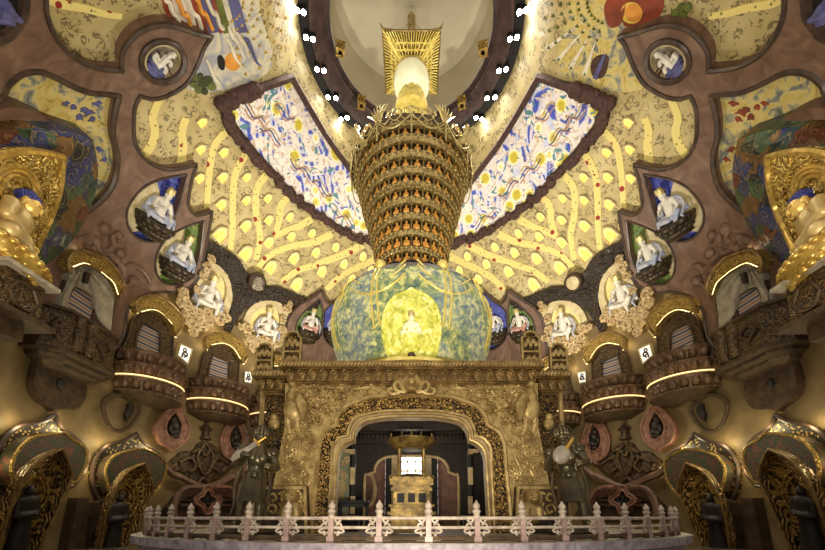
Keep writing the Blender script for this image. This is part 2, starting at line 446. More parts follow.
m_paintdark = cloud_mural('dark_painted_panel', [rgb(26, 24, 20), rgb(64, 70, 40), rgb(50, 42, 30), rgb(110, 64, 38), rgb(34, 30, 26)], 1.8, 2)
m_darkstat = plain('blackened_bronze', rgb(56, 48, 44), rgb(34, 30, 28), 3, .5, .3)
def crystal_mat():
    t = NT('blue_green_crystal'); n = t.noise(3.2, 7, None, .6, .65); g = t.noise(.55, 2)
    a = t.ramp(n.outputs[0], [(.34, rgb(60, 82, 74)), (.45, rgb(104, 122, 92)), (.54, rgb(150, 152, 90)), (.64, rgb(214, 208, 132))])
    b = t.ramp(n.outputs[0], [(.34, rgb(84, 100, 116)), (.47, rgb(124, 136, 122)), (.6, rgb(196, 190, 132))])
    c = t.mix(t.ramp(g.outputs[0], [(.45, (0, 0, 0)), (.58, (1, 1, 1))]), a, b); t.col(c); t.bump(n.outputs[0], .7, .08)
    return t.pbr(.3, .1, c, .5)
m_crystal = crystal_mat()
m_amber = (lambda t: (t.col(t.ramp(t.noise(2.4, 5, None, 1.4).outputs[0], [(.3, rgb(146, 146, 52)), (.5, rgb(206, 200, 92)), (.7, rgb(242, 234, 166))])), t.bump(t.noise(6, 5).outputs[0], .7, .1), t.pbr(.15, 0, t.ramp(t.noise(2.4, 5, None, 1.4).outputs[0], [(.3, rgb(160, 164, 40)), (.5, rgb(214, 210, 84)), (.7, rgb(250, 244, 180))]), .4))[-1])(NT('lit_yellow_crystal'))
m_pag = plain('pagoda_gilt', rgb(160, 134, 76), rgb(92, 74, 38), 6, .42, .4, 14, .5, .05)
m_pagdark = plain('pagoda_niche_dark', rgb(58, 42, 20), rgb(36, 26, 14), 4, .5)
m_fringe = plain('pale_fringe', rgb(226, 208, 150), rgb(182, 156, 88), 6, .35, .4)
m_copper = plain('copper_gold_buddha', rgb(238, 176, 84), rgb(218, 146, 58), 6, .35, .3)
m_leaf = plain('bright_gilt', rgb(246, 228, 136), rgb(226, 198, 92), 4, .35, .25)
m_glass = plain('milky_crystal', rgb(236, 230, 196), rgb(210, 206, 170), 1.5, .1, 0, 0, emit=rgb(240, 236, 190), es=.35)
m_lav = (lambda t: (t.col(t.ramp(t.noise(4, 4).outputs[0], [(.3, rgb(120, 108, 118)), (.7, rgb(170, 158, 166))])), t.bump(t.vor(5).outputs[0], .8, .05), t.pbr(.5))[-1])(NT('carved_lavender_stone'))
m_stone = plain('pale_railing_stone', rgb(196, 180, 162), rgb(146, 130, 120), 5, .4)
m_post = plain('rose_grey_post', rgb(172, 146, 138), rgb(136, 112, 108), 3, .4)
m_floor = plain('polished_floor', rgb(120, 108, 94), rgb(90, 80, 70), .8, .25)
m_iron = plain('bronze_armour', rgb(120, 108, 82), rgb(74, 66, 50), 5, .3, .6)
m_cloth = plain('bronze_cloth', rgb(92, 76, 50), rgb(56, 48, 34), 4, .5, .3)
m_lampglow = glow('lamp_lens', (1, .98, .95), 60)
m_niche = glow('niche_glow', (1, .72, .22), .62)  # back panel glows in place of lamps inside each niche
m_niche_b = plain('gold_buddha_added_glow', rgb(255, 232, 130), rgb(244, 206, 90), 3, .4, .2, emit=rgb(255, 226, 120), es=.45)  # slight emission stands in for the niche light on the statue
m_led = glow('led_strip', (1, .78, .34), 3.2)
m_led_soft = glow('soft_led_strip', (1, .70, .32), 1.6)
m_window = glow('daylit_glass', (.93, .95, 1), .85)
m_sign = glow('sign_lightbox', (.95, .9, .8), .9)
m_green = plain('painted_green', rgb(110, 116, 52), rgb(70, 78, 30), 1.5, .6)
m_orange = plain('painted_orange', rgb(226, 160, 66), rgb(206, 130, 50), 1.5, .6)
m_red = plain('painted_red', rgb(156, 66, 36), rgb(112, 48, 30), 1.5, .6)
m_paintwhite = plain('painted_white', rgb(232, 222, 200), rgb(200, 190, 170), 1.5, .6)
m_paintblue = plain('painted_blue', rgb(96, 96, 150), rgb(74, 72, 112), 1.5, .6)
m_paintyellow = plain('painted_yellow', rgb(232, 206, 100), rgb(214, 180, 70), 1.5, .6)
m_painttan = plain('painted_tan', rgb(196, 164, 74), rgb(150, 118, 48), 1.5, .6)
m_green2 = plain('painted_dark_green', rgb(70, 76, 36), rgb(48, 52, 24), 2.5, .6)
m_ink = plain('black_ink', rgb(30, 26, 26), rgb(20, 18, 18), 2, .6)
# ------------------------------------------------------------------ the setting
def revolve(pr, a0, a1, seg):
    mb = MB(); L = len(pr)
    vs = []
    for i in range(seg+1):
        a = a0+(a1-a0)*i/seg
        for r, z in pr: vs.append((r*sin(a), D+r*cos(a), z))
    return mb.add(vs, [(i*L+k, i*L+k+1, (i+1)*L+k+1, (i+1)*L+k) for i in range(seg) for k in range(L-1)])
ZS = 20.3
A0 = radians(132)
fine = lambda z0, z1, n: [(r_of(z0+(z1-z0)*i/n), z0+(z1-z0)*i/n) for i in range(n+1)]
struct('wall_back', revolve(fine(-1.7, ZS, 44), -A0, A0, 120), m_wall)
ceil = struct('ceiling', revolve(fine(ZS, 30.3, 30), -A0, A0, 120), m_dome)
fl = MB().ext(circ(0, D, 20.3, n=96), 0, -.3, to=lambda x, z, y: V((x, z, -1.7+y)))
struct('floor', fl, m_floor)
pl = MB().ext(circ(0, D, 5.9, n=64), 0, .2, to=lambda x, z, y: V((x, z, 34.2+y)))
pale = struct('trim_1', pl, m_pale)
struct('pale_drum_wall', revolve([(5.16, 31.1), (5.16, 34.25)], -pi, pi, 96), m_pale, pale)
struct('trim_2', revolve([(7.1, 30.2), (7.0, 30.25), (6.25, 30.45), (6.2, 30.7), (5.95, 30.75)], -pi, pi, 96), m_black)
cor = revolve([(6.45, 30.38), (6.4, 30.25), (6.25, 30.28), (5.9, 30.62), (5.6, 30.85), (5.55, 30.8), (5.45, 30.85), (5.42, 31.0), (5.32, 30.98), (5.28, 31.1), (5.18, 31.12)], -pi, pi, 96)
struct('trim_3', cor, m_ring)
# ------------------------------------------------------------------ brown petal lattice, ribbons, painted scenes
HOLE_B = spl([(-70,100,1),(-25,104),(0,97),(7.6,84),(20,74),(36,71),(51,75),(71,85),(89,92),(107,93.7),(119,95.5,1),(116,107),(113,125),(113.5,140),(117,153),(117,167),(112,186),(102,199),(90,209),(70,222),(40,238),(-20,252),(-70,255,1)])
T1 = spl([(187,174.5,1),(165.5,178),(147.6,184.7),(135,196),(127.5,209),(127,221.6),(132,233),(142.5,240.5),(158,241),(168,232),(175.6,216.5),(181.5,196)])
T2 = spl([(204,221,1),(193.5,224),(178,230.5),(165.5,239.5),(157.5,252),(155,265),(157.6,276),(166,284),(181.6,283.5),(192.5,272.5),(199,258.7),(202,240)])
M1 = circ(163, 62, 19, 18)
LAT = spl([(46,-40,1),(45.8,0),(47,15),(53.5,33),(66,51),(81.5,62.4),(99,68.7),(122.5,71,1),(121.7,60),(124.7,48.4),(135,35.6),(147.6,28),(165.5,25),(183,29),(198,34),(212,37,1),(205,46),(197,66),(186,84),(168,95.4),(152.7,99),(140,96,1),(135,107),(133.6,122),(134,137),(138,150),(146,160),(158,167),(173,169.5),(197,164.5,1),(192,178),(189.6,191),(188,203),(190,210),(196,215),(204,214),(212,211,1),(209,230),(205,250),(201,272),(192.5,285),(178,292.5),(160,292),(140,297),(128,310),(125,325),(122,338),(112,352,1),(100,340),(60,330),(30,320),(0,310),(-70,330,1),(-70,-40,1)])
LEFTDARK = spl([(-70,-39.9,1),(25,-39.9,1),(24,0),(22,15),(12.7,28),(0,38),(-70,60,1)])
LEFTDARK = [(x, y) if y > -39.5 else (x, -39) for x, y in LEFTDARK]
for s in SIDES:
    lat = struct('trim_%d' % (4 if s < 0 else 5), panel(MB(), LAT, [HOLE_B, T1, T2, M1], .55, -.1, 7, s), m_brown)
    b = MB(); rim = lambda x, y: .6
    e = [p for p in LAT if p[0] > 20 and p[1] < 296]
    i0 = LAT.index(min(LAT, key=lambda p: hypot(p[0]-46, p[1]+40)))
    seg = []
    for k in range(len(LAT)):
        p = LAT[(i0+k) % len(LAT)]; seg.append(p)
        if hypot(p[0]-112, p[1]-352) < .5: break
    wire(b, seg, .55, .11, s); wire(b, T1, .55, .08, s, True); wire(b, T2, .55, .08, s, True)
    wire(b, HOLE_B, .5, .15, s, True)
    struct('rim_moulding', b, m_rim, lat)
    # scrolling stem carved on the lattice
    b = MB()
    for st in ([(78,243),(86,240),(93,238),(100,243),(104,237),(101,229),(106,225),(110,229),(108,234)],[(93,238),(99,250),(108,252),(114,246),(120,245),(124,250),(120,255)],[(108,252),(118,262),(124,272),(122,281),(127,286),(132,280)],[(124,272),(132,266),(139,268),(146,275),(150,283)],[(84,240),(88,247),(94,248)],[(114,246),(112,238),(118,234)],[(122,281),(116,276),(117,269)]):
        q = spl(st, False, 4); wire(b, q, .6, [.27*(1-.6*i/len(q)) for i in range(len(q))], s)
    for x, y, r in ((104,229,.35),(120,253,.35),(133,281,.38),(93,248,.3),(86,241,.35),(118,235,.3),(117,270,.3)): b.ell(S(x, y, .55, s), r, 10, 6)
    struct('carved_scroll', b, m_brown, lat)
    # painted land in the opening beside the seated buddha
    pb = panel(MB(), [(x, y) for x, y in HOLE_B], (), .12, -.05, 8, s); pm = obj('painted_landscape', pb, m_land, None)
    tag(pm, 'painted cloud and mountain mural in the curved opening behind the %s gold buddha' % side(s), 'mural')
    b = MB()
    for x, y, q, w in ((88,112,9,0),(92,120,6,0),(80,118,7,0),(74,108,6,1),(66,104,5,1),(97,104,6,1),(100,150,6,1),(104,160,5,1)):
        rr = [(x+q*(.7+.3*sin(2*a+x)+.12*sin(7*a+y))*cos(a), y+.6*q*(.7+.3*cos(3*a+x))*sin(a)) for a in [i*pi/9 for i in range(18)]]
        panel(b, rr, (), .16, .05, 0, s)
    obj('painted_peaks', b, m_paintblue if s < 0 else m_red, pm)
    # dark arch over the buddha with lit edge
    t = thing('wall_arch', 'dark arched hood with lit edge above the %s gold buddha aureole' % side(s), 'arch', S(20, 125, .3, s))
    arc = spl([(-60,128),(-30,114),(-8,110),(20,108),(42,116),(58,128),(66,140)], False, 5); arc2 = spl([(50,142),(40,128),(20,120),(-8,122),(-30,128),(-60,142)], False, 5)
    obj('hood', panel(MB(), arc+arc2, (), .9, .1, 6, s), m_brown, t)
    obj('led_strip', wire(MB(), arc, .3, .05, s), m_led, t)
    obj('recess', panel(MB(), spl([(-60,134),(-8,116),(20,114),(44,122),(56,140),(40,165),(-60,165)]), (), .2, 0, 8, s), m_black, t)
    t = struct('trim_%d' % (6 if s < 0 else 7), panel(MB(), LEFTDARK, (), .62, .4, 8, s), m_black)
    struct('rim_moulding', wire(MB(), [p for p in LEFTDARK if p[0] > -60 and p[1] > -36], .65, .2, s), m_rim, t)
    b = MB()
    for q in ([(-4,10),(6,14),(14,17),(21,20)],[(2,3),(8,8),(14,17)],[(-6,16),(4,18),(12,22)]): wire(b, spl(q, False, 4), .95, [.25, .2, .2, .2, .2, .18, .18, .18, .15, .15, .15, .1, .1][:len(spl(q, False, 4))]+[.1]*max(0, len(spl(q, False, 4))-13), s)
    tag(obj('painted_figure', b, m_paintblue), 'blue carved ribbon figure in the dark opening at the top %s corner' % side(s), 'carving')
RIB = [[(228,130),(215,145),(210,168),(208,190),(207,209)],[(246,154),(236,172),(233,196),(232.6,227),(230.5,250)],[(267,174.5),(257,188.5),(256,211.5),(260,237),(256,260)],[(288,197.5),(281,206),(279,222),(275,235)],[(312,219),(297,227),(284,232),(272,238)],[(332,234),(314.5,242),(289,247),(269,256),(256,270)],[(363,244.5),(342.5,255),(314.5,265),(297,271),(282,282)],[(385,254),(372,261),(356,268),(340,277),(326,290)],[(160,98),(153,117),(155,132),(151,146),(143,157)],[(186,118),(182,132),(183,145),(181,168)],[(232,117),(226,124),(220,136),(216,144)],[(44,-4),(60,4),(86,9),(104,14),(122,17)]]
def ribbon(pts, w0, w1, s, o=.05):
    q = spl(pts, False, 6); L = len(q); a, b = [], []
    for i in range(L):
        p, n = q[max(i-1, 0)], q[min(i+1, L-1)]; dx, dy = n[0]-p[0], n[1]-p[1]; l = hypot(dx, dy) or 1
        w = (w0+(w1-w0)*i/(L-1))/2; a.append((q[i][0]-dy/l*w, q[i][1]+dx/l*w)); b.append((q[i][0]+dy/l*w, q[i][1]-dx/l*w))
    return panel(MB(), a+b[::-1], (), o, -.05, 5, s)
NICHES = [(201,149,9),(200,178,9),(202.5,122,9),(224,152,9),(223,177,9.5),(247,177,8.5),(221.6,204,10),(246.6,200,8.5),(268,198,8),(246,225.5,10.5),(269,219.6,8.5),(290,216.5,8),(220.5,234,13.5),(269,242,10),(291.6,236,8.5),(312,233,8),(246,253,13),(294,258,10.5),(316,252,9),(335.6,246.6,8),(271,267,12),(344,263.6,8.5),(363,256,8),(322,271,10),(297,284,12),(352,279,9),(371,270,8)]
for s in SIDES:
    for i, q in enumerate(RIB):
        if i == 10: continue
        o = obj('ribbon', ribbon(q, 7.5 if i != 11 else 10, 5.5 if i not in (8, 9) else 9, s), m_ribbon, ceil); o['kind'] = 'structure'
arch = [(-.42, 0), (-.42, .55)]+[(-.42*cos(a), .55+.5*sin(a)*(1+.12*max(0, sin(a)-.9)*10)) for a in [i*pi/12 for i in range(1, 12)]]+[(.42, .55), (.42, 0)]
sc_ = lambda k, dz=0: [(x*k, .02+z*k+dz) for x, z in arch]
me_nf = meshof('niche_frame', MB().ext(arch, -.16, .12, [sc_(.84, .03)]), m_cream)
me_ng = meshof('niche_glow_back', MB().ext(sc_(.84, .03), -.02, .1), m_niche)
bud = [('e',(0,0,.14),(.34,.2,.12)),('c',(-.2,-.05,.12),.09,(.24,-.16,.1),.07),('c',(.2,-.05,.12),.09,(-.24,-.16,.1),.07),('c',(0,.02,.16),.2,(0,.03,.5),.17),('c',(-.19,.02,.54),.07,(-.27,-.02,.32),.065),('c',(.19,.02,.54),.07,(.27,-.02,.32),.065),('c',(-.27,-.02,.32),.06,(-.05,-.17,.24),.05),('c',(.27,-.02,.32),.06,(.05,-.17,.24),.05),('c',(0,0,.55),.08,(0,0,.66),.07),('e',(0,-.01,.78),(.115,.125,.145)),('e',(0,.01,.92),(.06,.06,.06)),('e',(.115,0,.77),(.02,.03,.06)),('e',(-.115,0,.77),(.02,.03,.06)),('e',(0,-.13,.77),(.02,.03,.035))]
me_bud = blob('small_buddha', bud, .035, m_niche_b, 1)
me_cop = me_bud.copy(); me_cop.materials.clear(); me_cop.materials.append(m_copper)
def ordinal(i): return ['first','second','third','fourth','fifth','sixth','seventh','eighth','ninth','tenth','eleventh','twelfth','thirteenth','fourteenth','fifteenth','sixteenth','seventeenth','eighteenth'][i] if i < 18 else ['nineteenth','twentieth','twenty-first','twenty-second','twenty-third','twenty-fourth','twenty-fifth','twenty-sixth','twenty-seventh','twenty-eighth'][i-18]
for s in SIDES:
    rank = sorted(range(len(NICHES)), key=lambda i: NICHES[i][0])
    for i, (x, y, w) in enumerate(NICHES):
        dx, dy = (411-x)*.35, -60
        l = hypot(dx, dy); k = w*1.15/l
        m, h = FR(x-dx*k*.5, y-dy*k*.5, x+dx*k*.5, y+dy*k*.5, s, .05)
        big = w > 11
        o = ordinal(rank.index(i)); edge = 'outer' if True else ''
        where = '%s from the outer edge, %s side' % (o, side(s))
        m = m @ M.Scale(h*1.0, 4)
        t = thing('lit_niche', ('large ' if big else 'small ')+'glowing dome niche, '+where, 'niche', m, 'lit niches of the dome')
        link('niche_frame', me_nf, t); link('glow_panel', me_ng, t)
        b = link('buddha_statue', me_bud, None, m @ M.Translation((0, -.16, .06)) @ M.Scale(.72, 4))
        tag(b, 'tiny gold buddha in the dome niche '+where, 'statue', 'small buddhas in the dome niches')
# ---- the two framed fan murals on the dome
FAN = spl([(226,107,1),(258,92),(290,81,1),(308,110),(327,140),(347,168),(368,196),(384,214),(384,240,1),(373,239),(340,225),(304,200.5),(279,175),(247,138)])
for s in SIDES:
    t = thing('fan_mural', 'blue and white cloud mural in a dark frame on the %s of the dome' % side(s), 'mural', S(300, 150, .1, s))
    obj('painted_panel', panel(MB(), FAN, (), .16, 0, 8, s), m_mural, t)
    fr = [(226,105),(256,90),(292,78),(310,109),(329,140),(349,168),(370,196),(386,214)]
    fb = MB(); q = spl([(256,90),(274,84),(292,77.5,1),(310,109),(329,140),(349,168),(370,196),(386,214)], False, 4); wire(fb, q, .25, .22, s); obj('dark_frame', fb, m_maroon, t)
    fb = MB(); q = spl([(257,89),(240,97),(224,104.5,1),(233,130),(252,152),(276,178),(302,203),(340,229),(373,243),(386,246)], False, 8)
    rnd = random.Random(3)
    for i, (x, y) in enumerate(q):
        for k in range(3):
            fb.ell(S(x+rnd.uniform(-2.8, 2.8), y+rnd.uniform(-2.8, 2.8), .25, s), (rnd.uniform(.22, .36), rnd.uniform(.22, .36), rnd.uniform(.2, .34)), 7, 5)
    rnd = random.Random(5)
    for i in range(26):
        u = i/25; x, y = 222+(258-222)*u, 105-17*u
        for k in range(2): fb.ell(S(x+rnd.uniform(-4, 4), y+rnd.uniform(-4, 3), .3, s), rnd.uniform(.2, .36), 7, 5)
    obj('leafy_border', fb, m_maroon, t)
    rnd = random.Random(11)
    for x0, y0 in ((270,130),(300,165),(255,112),(322,185),(345,215),(285,110)):
        for j in range(3):
            q = [(x0-10+k*4, y0-8+k*3.2+j*3.5+3.5*sin(k*1.5+j+x0)) for k in range(6)]
            obj('painted_ribbon', wire(MB(), spl(q, False, 4), .17, .05, s, seg=4), (m_sand, m_paintblue, m_pinkrobe)[j], t)
# ---- painted sky scenes high on the dome
def poly_on(name, pts, mat, par, s, o, sm=True):
    p = panel(MB(), spl(pts) if sm else pts, (), o, 0, 9, s); c = obj(name, p, mat, par); return c
sky = [(188,-20,1),(250,-20),(262,20),(272,50),(268,72),(240,86),(212,92),(190,90),(188,84),(198,66),(206,46),(214,37,1),(198,30),(185,26)]
for s in SIDES:
    if s < 0:
        t = poly_on('sky_mural', sky, m_sky, None, s, .03); tag(t, 'painted sky with sun disc and pavilion high on the left of the dome', 'mural')
        poly_on('sun_disc', circ(233, 62, 8, 9, 18), m_orange, t, s, .06, False)
        poly_on('painted_person', [(218,58),(222,56),(225,62),(224,70),(219,68)], m_ink, t, s, .08)
        for j, (x, y, r) in enumerate(((197,79,4.5),(203,84,5),(199,90,4.5),(208,81,5),(212,87,4.5),(205,92,3.5),(194,85,3.5),(201,77,3))): poly_on('painted_tree', circ(x, y, r, r*.9, 14), (m_green, m_green2)[j % 2], t, s, .06+.01*j, False)
        for j, (x, y) in enumerate(((228,26),(236,30),(244,36),(226,38),(206,60))):
            obj('painted_cloud_streak', wire(MB(), spl([(x+k*4.2, y+k*8+2.2*sin(k*2.1+j)) for k in range(5)], False, 4), .06, [.05, .08, .1, .12, .13, .13, .13, .12, .12, .1, .1, .09, .08, .07, .06, .05, .03], s, seg=5), m_paintwhite if j != 2 else m_paintblue, t)
        for j in range(5): obj('painted_cloud_scroll', wire(MB(), spl([(162+j*11+k*3.5, -8+6*j*.3+k*6+3*sin(k*2.4+j)) for k in range(6)], False, 4), .12, .11, s, seg=5), (m_paintwhite, m_orange)[j % 2], t)
        for a, b, m in (((196,-18),(206,-18),m_paintblue),((186,-18),(195,-18),m_red),((207,-18),(210,-18),m_red),((211,-18),(217,-18),m_green),((224,-18),(234,-18),m_paintblue)):
            poly_on('painted_roof', [a, b, (b[0]+14, 32), (a[0]+13, 34)], m, t, s, .06, False)
        for x in (160, 170, 180): poly_on('painted_cloud', [(x,-18),(x+9,-18),(x+14,8),(x+26,22),(x+22,27),(x+6,14)], (m_paintwhite, m_red, m_paintwhite)[(x//10) % 3], t, s, .05)
    else:
        t = poly_on('sky_mural', sky, m_land, None, s, .03); tag(t, 'painted sky with drum and vessel high on the right of the dome', 'mural')
        poly_on('painted_drum', [(213,-15),(226,5),(224,22),(218,28),(208,20),(203,-15)], m_red, t, s, .06)
        poly_on('painted_vessel', circ(197, 13, 9, 9, 18), m_orange, t, s, .08, False); poly_on('vessel_rim', circ(199, 13, 11, 11, 18), m_paintyellow, t, s, .06, False)
        poly_on('painted_cabinet', [(206,-12),(170,-12),(172,18),(206,26)], m_red, t, s, .05)
        poly_on('painted_bell', [(238,60),(240,70),(236,78),(226,76),(222,58),(230,55)], m_maroon, t, s, .06)
        poly_on('bell_rim', [(224,54),(228,56),(238,78),(234,80)], m_paintblue, t, s, .08, False)
        for x, y, r in ((150,8,4),(143,8,4),(156,14,4),(148,16,4),(196,58,5),(192,66,5),(188,76,5)): poly_on('painted_tree', circ(x, y, r, r, 12), m_green, t, s, .08, False)
    b = MB()
    for i in range(11):
        a0 = -1.5+i*.2; n = 7
        for k in range(n):
            r = 22+k*9; x, y = 222+r*cos(a0+.75), 2+r*sin(a0+.75)
            if y > 88 or x > 288 or y < -8: continue
            obj('painted_leaf', panel(MB(), [(x, y-1.7), (x+1.8, y+1.5), (x-1.8, y+1.5)], (), .08, .02, 0, s), m_painttan if s < 0 else m_green, t)
    b = MB()
    for i in range(11):
        a0 = -1.5+i*.2+.75
        if s > 0: obj('painted_beam', panel(MB(), [(222+30*cos(a0), 2+30*sin(a0)), (222+78*cos(a0-.03), 2+78*sin(a0-.03)), (222+78*cos(a0+.03), 2+78*sin(a0+.03))], (), .055, .02, 12, s), m_paintwhite, t)
me_standrobe = blob('robe', [('c',(0,0,.02),.15,(0,0,.45),.1),('c',(0,0,.45),.1,(0,0,.78),.11),('c',(-.1,0,.8),.05,(.1,0,.8),.05),('c',(-.13,0,.79),.05,(-.15,-.03,.58),.05),('c',(-.15,-.03,.58),.05,(-.02,-.12,.6),.04),('c',(.13,0,.79),.05,(.15,-.03,.58),.05),('c',(.15,-.03,.58),.05,(.02,-.12,.6),.04)], .015, m_darkstat, 3)
me_stand = blob('body', [('c',(0,0,.03),.07,(0,0,.8),.07),('c',(0,0,.6),.05,(0,-.13,.61),.03),('c',(-.02,0,.04),.05,(-.05,-.06,.02),.035),('c',(.02,0,.04),.05,(.05,-.06,.02),.035),('c',(0,0,.8),.04,(0,0,.87),.036),('e',(0,-.01,.925),(.055,.06,.072)),('e',(0,0,.985),(.03,.03,.03)),('e',(0,-.07,.92),(.01,.014,.018)),('e',(.055,0,.92),(.01,.016,.03)),('e',(-.055,0,.92),(.01,.016,.03)),('e',(0,-.15,.61),(.025,.04,.02)),('c',(-.05,-.06,.02),.035,(-.05,-.14,.01),.025),('c',(.05,-.06,.02),.035,(.05,-.14,.01),.025)], .01, m_darkstat, 2)
# ------------------------------------------------------------------ things on the walls
def WF(phi, z, s=-1, off=0):               # upright frame on the wall at phi degrees from the far point, -y to the hall's axis
    a = radians(phi)*(1 if s > 0 else -1); r = r_of(z)-off
    o = V((r*sin(a), D+r*cos(a), z)); return frame(o, V((0, 0, 1)), V((-sin(a), -cos(a), 0)))
# --- seated robed statues
RX = lambda a: M.Rotation(a, 3, 'X'); RY = lambda a: M.Rotation(a, 3, 'Y'); RZ = lambda a: M.Rotation(a, 3, 'Z')
me_sbody = blob('body', [('c',(0,.02,.16),.155,(0,.02,.36),.125),('c',(0,.02,.36),.13,(0,.03,.5),.15),('c',(-.15,.03,.53),.06,(.15,.03,.53),.06),
    ('c',(-.18,.02,.52),.058,(-.25,-.06,.34),.05),('c',(-.25,-.06,.34),.048,(-.12,-.22,.42),.036),('e',(-.1,-.24,.44),(.035,.03,.06)),
    ('c',(.18,.02,.52),.058,(.26,-.04,.32),.05),('c',(.26,-.04,.32),.046,(.2,-.2,.22),.036),('e',(.19,-.23,.21),(.045,.05,.025)),
    ('c',(0,.02,.55),.055,(0,0,.64),.05),('e',(0,-.01,.73),(.085,.095,.115)),('e',(0,-.105,.715),(.016,.025,.03)),('e',(.085,0,.72),(.015,.025,.045)),('e',(-.085,0,.72),(.015,.025,.045))], .016, m_white, 2)
me_srobe = blob('robe', [('e',(0,0,.09),(.33,.24,.1)),('c',(-.16,-.02,.13),.1,(-.3,-.14,.12),.085),('c',(-.3,-.14,.12),.08,(.02,-.24,.09),.06),('c',(.14,-.02,.14),.1,(.26,-.16,.2),.085),('c',(.26,-.16,.2),.075,(.2,-.26,.02),.06),('c',(.2,-.28,.03),.05,(.2,-.26,-.12),.045),('c',(-.2,.06,.5),.06,(-.36,.08,.08),.05),('c',(.2,.06,.5),.06,(.36,.08,.08),.05)], .02, m_bluerobe, 2)
me_srobe2 = me_srobe.copy(); me_srobe2.materials.clear(); me_srobe2.materials.append(m_pinkrobe)
me_srobe3 = me_srobe.copy(); me_srobe3.materials.clear(); me_srobe3.materials.append(m_white)
cb = MB()
cb.lathe([(.09,.77),(.1,.8),(.095,.83),(.06,.86),(.075,.9),(.05,.95),(0,.98)], 12)
for i in range(5):
    a = -1.1+i*.55; cb.ext([(-.03,.8),(-.04,.87),(0,.95+.03*(i == 2)),(.04,.87),(.03,.8)], -.108, -.085, to=lambda x, z, y, a=a: RZ(a) @ V((x, y, z)))
me_crown = meshof('crown', cb, m_fringe)
hb = MB().ell((0,.03,.765),(.092,.09,.1),12,8); hb.ell((0,.04,.88),(.045,.045,.06),10,6)
me_hair = meshof('hair', hb, m_ink)
lb = MB(); lb.lathe([(.2,-.42),(.3,-.4),(.22,-.3),(.4,-.16),(.44,-.03),(.4,0),(0,0)], 24)
for row, (r, z, k) in enumerate(((.4,-.07,.1),(.36,-.17,.1),(.3,-.27,.09))):
    for i in range(14):
        a = 2*pi*(i+.5*(row % 2))/14; lb.ell((r*sin(a), -r*cos(a), z), (.09, .045, k*.75), 8, 6, RZ(a) @ RX(.35))
me_lotus = meshof('lotus_seat', lb, m_darklotus)
sb = MB(); 
for q in ([(-.2,.06,.56),(-.3,.1,.4),(-.4,-.02,.2),(-.34,-.2,.02),(-.38,-.22,-.14)], [(.2,.06,.56),(.33,.08,.42),(.42,-.05,.22),(.36,-.22,.06),(.42,-.2,-.1)]): sb.tube([V(a) for a in q], [.03,.035,.04,.035,.015], 6)
me_scarf = meshof('scarf', sb, m_bluerobe)
def seated(m, label, robe, lotus=True, group=None):
    t = thing('seated_statue', label, 'statue', m, group)
    link('body', me_sbody, t); link('robe', robe, t); link('crown', me_crown, t); link('hair', me_hair, t); link('scarf', me_scarf, t)
    if lotus: link('lotus_seat', me_lotus, t, M.Scale(1.2, 4))
    return t
def back_panel(name, poly, mat, o, s, label, cat='niche'):
    return tag(obj('painted_niche_panel', panel(MB(), poly, (), o, -.1, 6, s), mat), label, cat)
T3 = spl([(320,299,1),(309,307),(299,318),(295.5,328),(297.5,337),(304,343.6),(314,342),(321,333),(323.5,316)])
T4 = spl([(348,292,1),(339,298),(325,311),(322.5,324),(325,339),(340,350),(360,340),(356,312)])
LAT2 = spl([(283,364,1),(284,345),(286,330),(288.4,319),(297,307),(309,299.5),(322.5,290,1),(324.5,298),(330,304),(337,301),(345,293),(358.5,281,1),(364,300),(372,330),(370,364,1)])
T1L = spl([(157,181.5,1),(147.6,185.5),(136,196.5),(128.5,209.5),(128,221.6),(133,232,1),(148,228),(158,214),(160,196)])
T2L = spl([(185,228.4,1),(178.5,231.5),(166.5,240),(158.5,252),(156.5,265),(158.5,276,1),(170,268),(180,256),(184,240)])
